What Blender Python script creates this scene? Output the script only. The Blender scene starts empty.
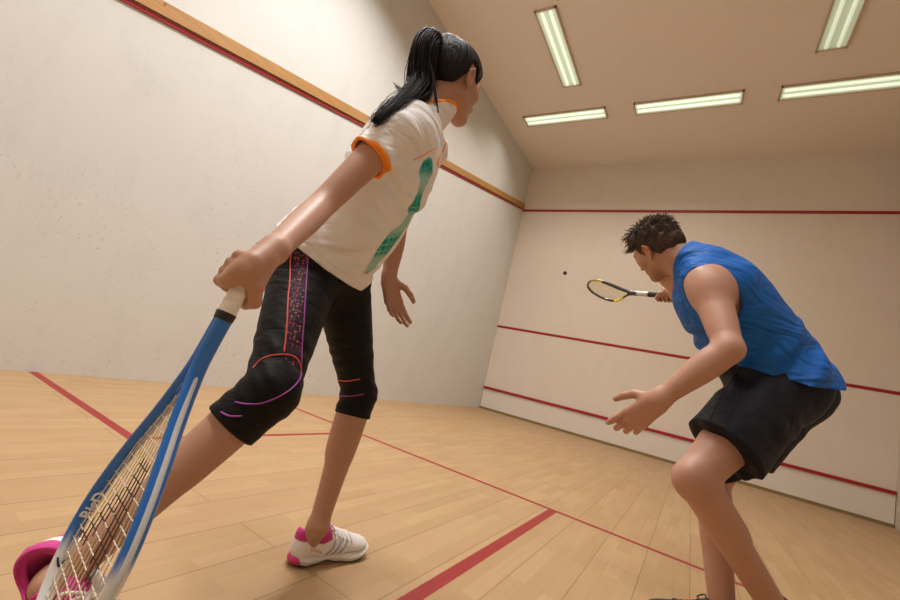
import bpy, bmesh, math, random
import numpy as np
from mathutils import Vector, Matrix

random.seed(7)
rng = np.random.default_rng(7)
scene = bpy.context.scene
col = scene.collection
RES = 0.0029          # voxel size of the sculpted surfaces, metres

# ------------------------------------------------------------------ camera
CAM = np.array([3.9051, 1.3269, 0.7092])
YAW, PITCH, ROLL, FPX = -0.5604, 0.1547, 0.2367, 414.4153
_f = np.array([math.sin(YAW)*math.cos(PITCH), math.cos(YAW)*math.cos(PITCH), math.sin(PITCH)])
_r = np.array([math.cos(YAW), -math.sin(YAW), 0.0])
_u = np.cross(_r, _f)
CR = math.cos(ROLL)*_r + math.sin(ROLL)*_u
CU = -math.sin(ROLL)*_r + math.cos(ROLL)*_u
CF = _f
cam_data = bpy.data.cameras.new('camera')
cam = bpy.data.objects.new('camera', cam_data)
col.objects.link(cam)
cam.matrix_world = Matrix(((CR[0], CU[0], -CF[0], CAM[0]), (CR[1], CU[1], -CF[1], CAM[1]),
                           (CR[2], CU[2], -CF[2], CAM[2]), (0, 0, 0, 1)))
cam_data.sensor_width = 36.0
cam_data.lens = FPX/900*36.0
cam_data.clip_start = 0.05
scene.camera = cam

# ------------------------------------------------------------------ world, lights, exposure
world = bpy.data.worlds.new('world')
scene.world = world
world.use_nodes = True
world.node_tree.nodes['Background'].inputs[0].default_value = (1.0, 0.85, 0.7, 1)
world.node_tree.nodes['Background'].inputs[1].default_value = 0.02
scene.view_settings.view_transform = 'Standard'
scene.view_settings.look = 'None'
scene.view_settings.exposure = 0.42
scene.view_settings.gamma = 1.0
scene.view_settings.use_curve_mapping = False

H, W, F = 5.70, 6.4, 9.75      # ceiling height, court width, court length

def area_light(name, loc, size, size_y, power, color, rotz=0.0):
    ld = bpy.data.lights.new(name, 'AREA')
    ld.shape = 'RECTANGLE'; ld.size = size; ld.size_y = size_y
    ld.energy = power; ld.color = color; ld.spread = math.radians(130)
    o = bpy.data.objects.new(name, ld)
    col.objects.link(o)
    o.location = loc
    o.rotation_euler = (0, 0, rotz)
    return o
WARM = (1.0, 0.985, 0.96)
# (x, y, long side along: 'x' or 'y', lamp watts, emission of the tubes)
FIXTURES = [(1.22, 8.0, 'x', 14, 1.7), (3.22, 8.0, 'x', 15, 1.7), (5.20, 8.02, 'x', 3, 1.4),
            (1.56, 6.45, 'y', 30, 1.5), (4.84, 6.5, 'y', 2, 1.0),
            (1.56, 3.7, 'y', 74, 2.0), (4.84, 3.7, 'y', 2, 1.0),  # from here on: unseen back-half fixtures, added to carry most of the light
            (1.22, 1.5, 'x', 34, 2.0), (3.2, 1.5, 'x', 42, 2.0), (5.2, 1.5, 'x', 3, 1.0)]
for fx, fy, ax, pw, em in FIXTURES:
    area_light('fixture_lamp', (fx, fy, H-0.05), 1.4 if ax == 'x' else 0.24, 0.24 if ax == 'x' else 1.4, pw, WARM if fy < 5 else (1.0, 0.93, 0.84))

# ------------------------------------------------------------------ helpers
def P(px, py, d):
    """world point at camera-space depth d seen at (px, py)"""
    return CAM + d*(CF + CR*(px-450)/FPX - CU*(py-300)/FPX)
def DV(x, y, z):
    """direction given as screen right, screen up, away"""
    v = CR*x + CU*y + CF*z
    return v/np.linalg.norm(v)
def N(v):
    v = np.asarray(v, float); return v/np.linalg.norm(v)
def ortho(v, a):
    v = np.asarray(v, float); return N(v - a*np.dot(v, a))

def tag(o, label=None, cat=None, group=None, kind=None):
    if label: o['label'] = label
    if cat: o['category'] = cat
    if group: o['group'] = group
    if kind: o['kind'] = kind
    return o
def empty(name, loc):
    o = bpy.data.objects.new(name, None); col.objects.link(o)
    o.location = loc; o.empty_display_size = 0.1
    return o
def link(name, me, mat, parent=None, smooth=True):
    me.materials.clear()
    for m in (mat if isinstance(mat, (list, tuple)) else [mat]): me.materials.append(m)
    if smooth:
        me.polygons.foreach_set('use_smooth', [True]*len(me.polygons))
    o = bpy.data.objects.new(name, me); col.objects.link(o)
    if parent is not None:
        o.parent = parent
        chain = parent; mw = Matrix.Identity(4)
        while chain is not None:
            mw = chain.matrix_basis @ mw; chain = chain.parent
        o.matrix_basis = mw.inverted()          # mesh data are in world coordinates
    return o

class MB:
    """collects plain geometry for one mesh"""
    def __init__(s): s.v = []; s.f = []
    def add(s, vs, fs):
        n = len(s.v); s.v += [tuple(map(float, v)) for v in vs]; s.f += [tuple(i+n for i in f) for f in fs]
    def box(s, x0, x1, y0, y1, z0, z1):
        s.add([(x0,y0,z0),(x1,y0,z0),(x1,y1,z0),(x0,y1,z0),(x0,y0,z1),(x1,y0,z1),(x1,y1,z1),(x0,y1,z1)],
              [(0,3,2,1),(4,5,6,7),(0,1,5,4),(1,2,6,5),(2,3,7,6),(3,0,4,7)])
    def tube(s, pts, r, n=6, closed=False, flat=1.0, up=None):
        pts = np.asarray(pts, float); m = len(pts)
        r = np.full(m, r) if np.isscalar(r) else np.asarray(r, float)
        if closed: T = np.roll(pts, -1, 0)-np.roll(pts, 1, 0)
        else: T = np.gradient(pts, axis=0)
        T /= np.linalg.norm(T, axis=1)[:, None]+1e-12
        a = np.array([0, 0, 1.0]) if up is None else np.asarray(up, float)
        if abs(T[0] @ a) > 0.95 and up is None: a = np.array([1.0, 0, 0])
        vs = []; nn = N(a - T[0]*(a @ T[0]))
        for i in range(m):
            if up is not None: nn = ortho(up if np.ndim(up) == 1 else up[i], T[i])
            else: nn = ortho(nn, T[i])
            b = np.cross(T[i], nn)
            for k in range(n):
                th = 2*math.pi*k/n
                vs.append(pts[i] + r[i]*(math.cos(th)*b + flat*math.sin(th)*nn))
        fs = []
        for i in range(m if closed else m-1):
            j = (i+1) % m
            for k in range(n):
                l = (k+1) % n
                fs.append((i*n+k, i*n+l, j*n+l, j*n+k))
        if not closed:
            fs.append(tuple(range(n-1, -1, -1))); fs.append(tuple((m-1)*n+k for k in range(n)))
        s.add(vs, fs)
    def mesh(s, name):
        me = bpy.data.meshes.new(name); me.from_pydata(s.v, [], s.f); me.validate(); me.update(); return me
    def build(s, name, mat, parent=None, smooth=True): return link(name, s.mesh(name), mat, parent, smooth)

def catmull(pts, n=8, closed=False):
    pts = [np.asarray(p, float) for p in pts]; out = []
    m = len(pts)
    for i in range(m if closed else m-1):
        if closed: p0, p1, p2, p3 = pts[(i-1) % m], pts[i], pts[(i+1) % m], pts[(i+2) % m]
        else: p0, p1, p2, p3 = pts[max(i-1, 0)], pts[i], pts[i+1], pts[min(i+2, m-1)]
        for k in range(n):
            t = k/n
            out.append(0.5*((2*p1)+(-p0+p2)*t+(2*p0-5*p1+4*p2-p3)*t*t+(-p0+3*p1-3*p2+p3)*t**3))
    if not closed: out.append(pts[-1])
    return np.array(out)

# ------------------------------------------------------------------ signed-distance sculpting
def smin(a, b, k):
    if k <= 0: return np.minimum(a, b)
    h = np.maximum(k-np.abs(a-b), 0)/k
    return np.minimum(a, b) - h*h*k*0.25
def smax(a, b, k): return -smin(-a, -b, k)

class Prim:
    def __init__(s, fn, c, rad, k, op='u', clip=None):
        s.fn = fn; s.c = np.asarray(c, float); s.rad = rad; s.k = k; s.op = op; s.clip = clip
def cone(a, b, ra, rb, k=0.02, side=None, flat=1.0, op='u', clip=None):
    a = np.asarray(a, float); b = np.asarray(b, float); ax = b-a; L2 = ax @ ax + 1e-12
    if side is not None:
        sd = ortho(side, N(ax)); nn = np.cross(N(ax), sd)
    def fn(p):
        pa = p-a; t = np.clip(pa @ ax/L2, 0, 1); r = ra+(rb-ra)*t
        q = pa - t[:, None]*ax
        l = np.linalg.norm(q, axis=1)+1e-9
        if side is None or flat == 1.0: return l-r
        qn = q @ nn
        l2 = np.sqrt(np.maximum(l*l + qn*qn*(1/flat**2-1), 1e-18))
        return (l2-r)*l/l2
    return Prim(fn, (a+b)/2, math.sqrt(L2)/2+max(ra, rb), k, op, clip)
def ell(c, r, k=0.02, fr=None, op='u', clip=None):
    """ellipsoid; fr = rows are its axes in world space"""
    c = np.asarray(c, float); r = np.asarray(r, float)
    M = np.eye(3) if fr is None else np.asarray(fr)
    def fn(p):
        q = (p-c) @ M.T
        l = np.linalg.norm(q, axis=1)+1e-9; l2 = np.linalg.norm(q/r, axis=1)+1e-9
        return (l2-1)*l/l2
    return Prim(fn, c, float(r.max()), k, op, clip)
def limb(pts, rad, k=0.015, clip=None):
    """one tapering tube along a polyline, girth varying smoothly along its length"""
    pts = [np.asarray(p, float) for p in pts]
    L = np.concatenate([[0], np.cumsum([np.linalg.norm(pts[i+1]-pts[i]) for i in range(len(pts)-1)])])
    q = np.array([np.concatenate([pts[i], [i]]) for i in range(len(pts))])
    for c in (.20, .25, .25):                      # round the joints off
        m = []
        for i in range(1, len(q)-1): m += [q[i]+(q[i-1]-q[i])*c, q[i]+(q[i+1]-q[i])*c]
        q = np.array([q[0]]+m+[q[-1]])
    ts0 = np.linspace(0, len(pts)-1, 8*(len(pts)-1)+1)
    rq = np.interp(q[:, 3], ts0, catmull([np.array([r]) for r in rad], 8)[:, 0])
    pts = [x[:3] for x in q]; ts = np.arange(len(pts)); rs = rq
    def fn(p):
        best = None
        for i in range(len(pts)-1):
            ax = pts[i+1]-pts[i]; pa = p-pts[i]
            t = np.clip(pa @ ax/(ax @ ax+1e-12), 0, 1)
            d = np.linalg.norm(pa-t[:, None]*ax, axis=1)-np.interp(i+t, ts, rs)
            best = d if best is None else np.minimum(best, d)
        return best
    c = (np.max(pts, 0)+np.min(pts, 0))/2
    return Prim(fn, c, max(np.linalg.norm(p-c) for p in pts)+max(rad)*1.1, k, 'u', clip)
def chain(pts, rad, k=0.015, side=None, flat=1.0, k0=None, clip=None):
    return [limb(pts, rad, k0 if k0 is not None else k, clip)]
class Field:
    def __init__(s, prims, post=None, grow=0.0):
        s.pr = prims; s.post = post; s.grow = grow
    def cull(s, lo, hi):
        c = (lo+hi)/2; h = np.linalg.norm(hi-lo)/2
        dd = [np.linalg.norm(p.c-c)-p.rad for p in s.pr]
        # keep everything that may matter near the surface in this box
        keep = [p for p, d in zip(s.pr, dd) if d < h+0.09]
        return keep
    def raw(s, p, prims=None):
        prims = s.pr if prims is None else prims
        d = np.full(len(p), 0.5)
        for q in prims:
            v = q.fn(p)
            if q.clip is not None:
                for (o, n) in q.clip: v = np.maximum(v, (p-o) @ n)
            if q.op == 'u': d = smin(d, v, q.k)
            elif q.op == 's': d = smax(d, -v, q.k)
            else: d = smax(d, v, q.k)
        return d - s.grow
    def __call__(s, p, prims=None):
        d = s.raw(p, prims)
        if s.post: d = s.post(p, d)
        return d
    def bounds(s):
        lo = np.min([q.c-q.rad for q in s.pr if q.op == 'u'], axis=0)-s.grow-0.03
        hi = np.max([q.c+q.rad for q in s.pr if q.op == 'u'], axis=0)+s.grow+0.03
        return lo, hi

def surface(field, res=None, name='surface', color=None):
    """surface nets over a sparse block grid"""
    res = res or RES
    lo, hi = field.bounds(); B = 8; bs = B*res
    nb = np.ceil((hi-lo)/bs).astype(int)
    # coarse pass
    G = 4
    act = []
    rngs = [range(0, nb[i], G) for i in range(3)]
    for bx in rngs[0]:
        for by in rngs[1]:
            for bz in rngs[2]:
                l = lo+np.array([bx, by, bz])*bs; h = l+G*bs
                keep = field.cull(l, h)
                if not any(q.op == 'u' for q in keep): continue
                ii = np.stack(np.meshgrid(*[np.arange(b, min(b+G, nb[i])) for i, b in enumerate((bx, by, bz))], indexing='ij'), -1).reshape(-1, 3)
                d = field(lo+(ii+0.5)*bs, keep)
                ok = np.abs(d) < bs*1.25
                if ok.any(): act.append((ii[ok], keep))
    NX, NY, NZ = nb*B+2
    keys = []; verts = []; edges = []
    cg = np.stack(np.meshgrid(*[np.arange(B+1)]*3, indexing='ij'), -1).reshape(-1, 3)
    E12 = [((0,0,0),(1,0,0)),((0,1,0),(1,1,0)),((0,0,1),(1,0,1)),((0,1,1),(1,1,1)),
           ((0,0,0),(0,1,0)),((1,0,0),(1,1,0)),((0,0,1),(0,1,1)),((1,0,1),(1,1,1)),
           ((0,0,0),(0,0,1)),((1,0,0),(1,0,1)),((0,1,0),(0,1,1)),((1,1,0),(1,1,1))]
    for blocks, keep in act:
        n = len(blocks)
        base = blocks*B
        pts = lo+(base[:, None, :]+cg[None])*res
        d = field(pts.reshape(-1, 3), keep).reshape(n, B+1, B+1, B+1)
        sg = d < 0
        c = np.zeros((n, B, B, B), int)
        for dx in (0, 1):
            for dy in (0, 1):
                for dz in (0, 1): c += sg[:, dx:dx+B, dy:dy+B, dz:dz+B]
        m = (c > 0) & (c < 8)
        if not m.any(): continue
        bi, ix, iy, iz = np.nonzero(m)
        acc = np.zeros((len(bi), 3)); cnt = np.zeros(len(bi))
        for e0, e1 in E12:
            a = d[bi, ix+e0[0], iy+e0[1], iz+e0[2]]; b = d[bi, ix+e1[0], iy+e1[1], iz+e1[2]]
            cr = (a < 0) != (b < 0)
            t = np.where(cr, a/np.where(cr, a-b, 1), 0)
            pt = np.array(e0)[None]+t[:, None]*(np.array(e1)-np.array(e0))[None]
            acc += np.where(cr[:, None], pt, 0); cnt += cr
        cell = base[bi]+np.stack([ix, iy, iz], -1)
        verts.append(lo+(cell+acc/cnt[:, None])*res)
        keys.append((cell[:, 0]*NY+cell[:, 1])*NZ+cell[:, 2])
        for ax, e in enumerate(((1,0,0),(0,1,0),(0,0,1))):
            a = d[bi, ix, iy, iz] < 0; b = d[bi, ix+e[0], iy+e[1], iz+e[2]] < 0
            cr = a != b
            edges.append((np.full(cr.sum(), ax), cell[cr], a[cr]))
    K = np.concatenate(keys); V = np.concatenate(verts)
    o = np.argsort(K); Ks = K[o]
    u, fi = np.unique(Ks, return_index=True); Vs = V[o][fi]
    def look(c):
        k = (c[:, 0]*NY+c[:, 1])*NZ+c[:, 2]
        i = np.clip(np.searchsorted(u, k), 0, len(u)-1)
        return i, u[i] == k
    quads = []
    I = np.eye(3, dtype=int)
    for ax, cell, a in edges:
        if len(cell) == 0: continue
        A = ax[0]; e1 = I[(A+1) % 3]; e2 = I[(A+2) % 3]
        i0, k0 = look(cell); i1, k1 = look(cell-e1); i2, k2 = look(cell-e1-e2); i3, k3 = look(cell-e2)
        ok = k0 & k1 & k2 & k3
        q = np.stack([i0, i1, i2, i3], -1)
        q = np.where(a[:, None], q, q[:, ::-1])
        quads.append(q[ok])
    Q = np.concatenate(quads)
    me = bpy.data.meshes.new(name)
    me.vertices.add(len(Vs)); me.vertices.foreach_set('co', Vs.astype(np.float32).ravel())
    me.loops.add(len(Q)*4); me.loops.foreach_set('vertex_index', Q.astype(np.int32).ravel())
    me.polygons.add(len(Q)); me.polygons.foreach_set('loop_start', np.arange(0, len(Q)*4, 4, dtype=np.int32))
    me.update(calc_edges=True)
    if color is not None:
        C = color(Vs); rgba = np.ones((len(Vs), 4), np.float32); rgba[:, :C.shape[1]] = C
        at = me.attributes.new('Col', 'FLOAT_COLOR', 'POINT')
        at.data.foreach_set('color', rgba.ravel())
    return me
def sculpt(name, field, mat, parent=None, res=None, color=None):
    return link(name, surface(field, res, name, color), mat, parent)
def grad(field, p, e=0.0015):
    g = np.stack([field(p+np.eye(3)[i]*e)-field(p-np.eye(3)[i]*e) for i in range(3)], -1)
    return g/(np.linalg.norm(g, axis=1)[:, None]+1e-12)
def settle(field, p, off=0.0, it=6):
    p = np.array(p, float)
    for _ in range(it):
        p = p-grad(field, p)*np.clip(field(p)-off, -0.03, 0.03)[:, None]*0.9
    return p
def hit(field, pts, t0=0.4, t1=3.0, off=0.0):
    """first point of the surface met by sight lines through (px, py)"""
    pts = np.asarray(pts, float)
    dirs = CF[None]+CR[None]*(pts[:, :1]-450)/FPX-CU[None]*(pts[:, 1:]-300)/FPX
    t = np.full(len(pts), t0)
    for _ in range(160):
        d = field(CAM+dirs*t[:, None])-off
        t = np.minimum(t+np.clip(d, -0.02, 0.05)*0.6, t1)
    return CAM+dirs*t[:, None], t < t1-0.01
def seam(name, field, px, r, mat, parent, n=10, off=0.0006, t0=0.4, up_normal=True):
    c = catmull([np.array(p, float) for p in px], n)
    p, ok = hit(field, c, t0)
    p = settle(field, p[ok], off, 3)
    if len(p) < 3: return None
    mb = MB(); mb.tube(p, r, 6); return mb.build(name, mat, parent)
def seg_dist(p, pts, rad=None):
    """distance from points to a polyline (minus an interpolated radius)"""
    best = np.full(len(p), 9.0)
    for i in range(len(pts)-1):
        a, b = pts[i], pts[i+1]; ab = b-a
        t = np.clip((p-a) @ ab/(ab @ ab+1e-12), 0, 1)
        d = np.linalg.norm(p-a-t[:, None]*ab, axis=1)
        if rad is not None: d = d-(rad[i]+(rad[i+1]-rad[i])*t)
        best = np.minimum(best, d)
    return best
def sstep(x, a, b):
    t = np.clip((x-a)/(b-a), 0, 1); return t*t*(3-2*t)
def mixc(c0, c1, m): return c0*(1-m[:, None])+np.asarray(c1)[None]*m[:, None]

# ------------------------------------------------------------------ materials
def newmat(name):
    m = bpy.data.materials.new(name); m.use_nodes = True
    nt = m.node_tree; b = nt.nodes['Principled BSDF']
    return m, nt, b
def nd(nt, t, **kw):
    n = nt.nodes.new(t)
    for k, v in kw.items(): setattr(n, k, v)
    return n
def simple(name, c, rough=0.5, metal=0.0, spec=0.5, bump=0.0, bscale=200, sheen=0.0, coat=0.0, var=0.0):
    m, nt, b = newmat(name)
    b.inputs['Base Color'].default_value = (*c, 1); b.inputs['Roughness'].default_value = rough
    b.inputs['Metallic'].default_value = metal; b.inputs['Specular IOR Level'].default_value = spec
    b.inputs['Sheen Weight'].default_value = sheen; b.inputs['Coat Weight'].default_value = coat
    if bump or var:
        tc = nd(nt, 'ShaderNodeTexCoord'); nz = nd(nt, 'ShaderNodeTexNoise')
        nz.inputs['Scale'].default_value = bscale; nz.inputs['Detail'].default_value = 4
        nt.links.new(tc.outputs['Object'], nz.inputs['Vector'])
        if bump:
            bp = nd(nt, 'ShaderNodeBump'); bp.inputs['Strength'].default_value = bump; bp.inputs['Distance'].default_value = 0.002
            nt.links.new(nz.outputs['Fac'], bp.inputs['Height']); nt.links.new(bp.outputs['Normal'], b.inputs['Normal'])
        if var:
            mx = nd(nt, 'ShaderNodeMix', data_type='RGBA')
            mx.inputs['A'].default_value = tuple(x*(1-var) for x in c)+(1,)
            mx.inputs['B'].default_value = tuple(min(1, x*(1+var)) for x in c)+(1,)
            nt.links.new(nz.outputs['Fac'], mx.inputs['Factor']); nt.links.new(mx.outputs['Result'], b.inputs['Base Color'])
    return m
def M_(nt, op, a, b=None, c=None, clamp=False):
    n = nd(nt, 'ShaderNodeMath', operation=op); n.use_clamp = clamp
    for i, v in enumerate((a, b, c)):
        if v is None: continue
        if isinstance(v, (int, float)): n.inputs[i].default_value = v
        else: nt.links.new(v, n.inputs[i])
    return n.outputs[0]
def mixrgb(nt, fac, a, b, blend='MIX'):
    n = nd(nt, 'ShaderNodeMix', data_type='RGBA', blend_type=blend)
    for key, v in (('Factor', fac), ('A', a), ('B', b)):
        if isinstance(v, (int, float)): n.inputs[key].default_value = v
        elif isinstance(v, tuple): n.inputs[key].default_value = (*v[:3], 1)
        else: nt.links.new(v, n.inputs[key])
    return n.outputs['Result']
def noise(nt, vec, scale, detail=3, rough=0.5, dist=0.0):
    n = nd(nt, 'ShaderNodeTexNoise'); n.inputs['Scale'].default_value = scale; n.inputs['Detail'].default_value = detail
    n.inputs['Roughness'].default_value = rough; n.inputs['Distortion'].default_value = dist
    nt.links.new(vec, n.inputs['Vector']); return n.outputs['Fac']
def mapping(nt, vec, scale=(1, 1, 1), rot=(0, 0, 0), loc=(0, 0, 0)):
    n = nd(nt, 'ShaderNodeMapping'); n.inputs['Scale'].default_value = scale; n.inputs['Rotation'].default_value = rot
    n.inputs['Location'].default_value = loc; nt.links.new(vec, n.inputs['Vector']); return n.outputs['Vector']
def ramp(nt, fac, stops):
    n = nd(nt, 'ShaderNodeValToRGB'); e = n.color_ramp.elements
    e[0].position, e[0].color = stops[0][0], (*stops[0][1], 1); e[1].position, e[1].color = stops[-1][0], (*stops[-1][1], 1)
    for p, c in stops[1:-1]:
        k = e.new(p); k.color = (*c, 1)
    nt.links.new(fac, n.inputs['Fac']); return n.outputs['Color']
def band(nt, x, lo, hi, soft=0.002):
    """1 inside lo..hi"""
    a = M_(nt, 'MULTIPLY', M_(nt, 'SUBTRACT', x, lo), 1/soft, clamp=True)
    b = M_(nt, 'MULTIPLY', M_(nt, 'SUBTRACT', hi, x), 1/soft, clamp=True)
    return M_(nt, 'MULTIPLY', a, b)
def bumpn(nt, b, h, strength, dist=0.002):
    bp = nd(nt, 'ShaderNodeBump'); bp.inputs['Strength'].default_value = strength; bp.inputs['Distance'].default_value = dist
    nt.links.new(h, bp.inputs['Height']); nt.links.new(bp.outputs['Normal'], b.inputs['Normal'])

LINE_RED = (0.42, 0.012, 0.018)
SHORT_Y, BOX_Y = 4.12, 2.46

def floor_material():
    m, nt, b = newmat('maple_floor')
    tc = nd(nt, 'ShaderNodeTexCoord'); v = tc.outputs['Object']
    sx = nd(nt, 'ShaderNodeSeparateXYZ'); nt.links.new(v, sx.inputs[0])
    X, Y = sx.outputs[0], sx.outputs[1]
    rot = mapping(nt, v, rot=(0, 0, math.pi/2))          # strips run from back to front wall
    def brick(wd, ht, mortar, off):
        n = nd(nt, 'ShaderNodeTexBrick'); n.offset = off; n.offset_frequency = 2; n.squash = 1
        n.inputs['Scale'].default_value = 1; n.inputs['Brick Width'].default_value = wd
        n.inputs['Row Height'].default_value = ht; n.inputs['Mortar Size'].default_value = mortar
        n.inputs['Mortar Smooth'].default_value = 0.2
        n.inputs['Color1'].default_value = (0, 0, 0, 1); n.inputs['Color2'].default_value = (1, 1, 1, 1)
        n.inputs['Mortar'].default_value = (0.5, 0.5, 0.5, 1)
        nt.links.new(rot, n.inputs['Vector']); return n
    s1 = brick(0.43, 0.0665, 0.0007, 0.37)                # single strips
    s2 = brick(2.4, 0.1995, 0.0012, 0.5)                  # three-strip boards with dark seams
    grain = noise(nt, mapping(nt, v, scale=(60, 2.5, 1)), 1.0, 5, 0.6, 0.4)
    fine = noise(nt, mapping(nt, v, scale=(260, 9, 1)), 1.0, 3, 0.6)
    blot = noise(nt, v, 2.2, 3)
    bval = nd(nt, 'ShaderNodeSeparateColor'); nt.links.new(s1.outputs['Color'], bval.inputs[0])
    base = ramp(nt, bval.outputs[0], [(0.0, (0.385, 0.245, 0.118)), (0.5, (0.420, 0.272, 0.136)), (1.0, (0.465, 0.308, 0.160))])
    c = mixrgb(nt, M_(nt, 'MULTIPLY', grain, 0.45), base, (0.34, 0.175, 0.068))
    c = mixrgb(nt, M_(nt, 'MULTIPLY', fine, 0.16), c, (0.62, 0.42, 0.23))
    c = mixrgb(nt, M_(nt, 'MULTIPLY', M_(nt, 'SUBTRACT', blot, 0.45, clamp=True), 0.8), c, (0.36, 0.195, 0.085))
    c = mixrgb(nt, M_(nt, 'MULTIPLY', s1.outputs['Fac'], 0.35), c, (0.25, 0.12, 0.05))
    c = mixrgb(nt, M_(nt, 'MULTIPLY', s2.outputs['Fac'], 0.9), c, (0.09, 0.045, 0.02))
    sp = noise(nt, v, 38, 2, 0.7)                         # small dark dents
    c = mixrgb(nt, M_(nt, 'MULTIPLY', M_(nt, 'SUBTRACT', sp, 0.73, clamp=True), 5.0, clamp=True), c, (0.12, 0.06, 0.03))
    # court lines painted on the boards, slightly rough edges
    jit = M_(nt, 'MULTIPLY', M_(nt, 'SUBTRACT', noise(nt, v, 55, 4, 0.8), 0.5), 0.009)
    Xj, Yj = M_(nt, 'ADD', X, jit), M_(nt, 'ADD', Y, M_(nt, 'MULTIPLY', jit, 0.5))
    l1 = band(nt, Yj, SHORT_Y-0.022, SHORT_Y+0.022)
    l2 = M_(nt, 'MULTIPLY', band(nt, Xj, 3.222, 3.276), band(nt, Y, 0.0, SHORT_Y))
    boxes = None
    for x0, x1, xe0, xe1 in ((0, 1.60, 1.556, 1.60), (4.80, 6.4, 4.80, 4.844)):
        s = M_(nt, 'MULTIPLY', band(nt, Xj, xe0, xe1), band(nt, Y, BOX_Y-0.03, SHORT_Y))
        e = M_(nt, 'MULTIPLY', band(nt, Yj, BOX_Y-0.03, BOX_Y+0.025), band(nt, X, x0-0.1, x1))
        t = M_(nt, 'MAXIMUM', s, e); boxes = t if boxes is None else M_(nt, 'MAXIMUM', boxes, t)
    ln = M_(nt, 'MAXIMUM', M_(nt, 'MAXIMUM', l1, l2), boxes)
    wear = M_(nt, 'SUBTRACT', 1.0, M_(nt, 'MULTIPLY', M_(nt, 'SUBTRACT', noise(nt, v, 130, 3, 0.8), 0.56, clamp=True), 1.6, clamp=True))
    c = mixrgb(nt, M_(nt, 'MULTIPLY', ln, wear), c, (0.27, 0.008, 0.010))
    nt.links.new(c, b.inputs['Base Color'])
    rr = M_(nt, 'ADD', 0.36, M_(nt, 'MULTIPLY', grain, 0.16)); nt.links.new(rr, b.inputs['Roughness'])
    b.inputs['Specular IOR Level'].default_value = 0.45
    hh = M_(nt, 'ADD', M_(nt, 'MULTIPLY', s2.outputs['Fac'], -1.0), M_(nt, 'MULTIPLY', grain, 0.15))
    bumpn(nt, b, hh, 0.35, 0.001)
    return m

def wall_material(name, base, speck=0.5, streak=0.5, front=False, side_scuff=False):
    m, nt, b = newmat(name)
    tc = nd(nt, 'ShaderNodeTexCoord'); v = tc.outputs['Object']
    sx = nd(nt, 'ShaderNodeSeparateXYZ'); nt.links.new(v, sx.inputs[0]); Y, Z = sx.outputs[1], sx.outputs[2]
    big = noise(nt, v, 0.9, 4)
    c = mixrgb(nt, M_(nt, 'MULTIPLY', big, 0.30), base, tuple(x*0.80 for x in base))
    st = noise(nt, mapping(nt, v, scale=(2, 2, 1.1)), 1.7, 6, 0.65)
    c = mixrgb(nt, M_(nt, 'MULTIPLY', M_(nt, 'SUBTRACT', st, 0.50, clamp=True), 1.6*streak), c, tuple(x*0.62 for x in base))
    fine = noise(nt, v, 60, 3, 0.6)
    c = mixrgb(nt, M_(nt, 'MULTIPLY', fine, 0.12), c, tuple(x*0.8 for x in base))
    # ball marks and chips, more of them low on the wall
    low = M_(nt, 'SUBTRACT', 1.0, M_(nt, 'MULTIPLY', Z, 0.30), clamp=True)
    vo = noise(nt, mapping(nt, v, scale=(1, 1, 1.5)), 17, 5, 0.75)
    thr = M_(nt, 'SUBTRACT', 0.755, M_(nt, 'MULTIPLY', low, 0.150*speck))
    mk = M_(nt, 'MULTIPLY', M_(nt, 'SUBTRACT', vo, thr, clamp=True), 9.0, clamp=True)
    c = mixrgb(nt, M_(nt, 'MULTIPLY', mk, 0.8*speck), c, tuple(x*0.36 for x in base))
    if side_scuff:
        patch = noise(nt, v, 1.3, 4)
        sc = noise(nt, v, 30, 6, 0.8)
        reg = M_(nt, 'MULTIPLY', M_(nt, 'SUBTRACT', patch, 0.44, clamp=True), 6.0, clamp=True)
        sc2 = M_(nt, 'MULTIPLY', M_(nt, 'SUBTRACT', sc, 0.575, clamp=True), 7.0, clamp=True)
        c = mixrgb(nt, M_(nt, 'MULTIPLY', M_(nt, 'MULTIPLY', reg, sc2), M_(nt, 'ADD', 0.45, M_(nt, 'MULTIPLY', low, 0.75), clamp=True)), c, tuple(x*0.40 for x in base))
    nt.links.new(c, b.inputs['Base Color'])
    b.inputs['Roughness'].default_value = 0.62; b.inputs['Specular IOR Level'].default_value = 0.3
    bumpn(nt, b, noise(nt, v, 45, 6, 0.7), 0.22, 0.004)
    return m

M_floor = floor_material()
M_wall_left = wall_material('scuffed_plaster', (0.72, 0.71, 0.69), 1.0, 0.5, side_scuff=True)
M_wall_front = wall_material('front_plaster', (0.83, 0.75, 0.66), 0.25, 0.35)
M_wall = wall_material('plain_plaster', (0.66, 0.58, 0.49), 0.4, 0.5)
M_ceil = simple('ceiling_board', (0.88, 0.79, 0.70), 0.9, bump=0.2, bscale=25, var=0.03)
M_red = simple('red_line_paint', (0.36, 0.010, 0.016), 0.45)
M_redtrim = simple('red_trim_paint', (0.34, 0.012, 0.016), 0.35)
M_tin = simple('tin_panel_paint', (0.80, 0.745, 0.68), 0.45, var=0.04, bscale=4)
M_gap = simple('skirting_wood', (0.26, 0.18, 0.07), 0.7)
def wood_trim():
    m, nt, b = newmat('pine_rail')
    tc = nd(nt, 'ShaderNodeTexCoord'); v = tc.outputs['Object']
    g = noise(nt, mapping(nt, v, scale=(20, 1.2, 30)), 1.5, 5, 0.6, 0.3)
    c = ramp(nt, g, [(0.25, (0.36, 0.175, 0.045)), (0.75, (0.53, 0.285, 0.09))])
    kn = noise(nt, mapping(nt, v, scale=(1, 1.2, 1)), 11, 1)
    c = mixrgb(nt, M_(nt, 'MULTIPLY', M_(nt, 'SUBTRACT', kn, 0.76, clamp=True), 12, clamp=True), c, (0.16, 0.07, 0.02))
    nt.links.new(c, b.inputs['Base Color']); b.inputs['Roughness'].default_value = 0.5
    return m
M_pine = wood_trim()

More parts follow.
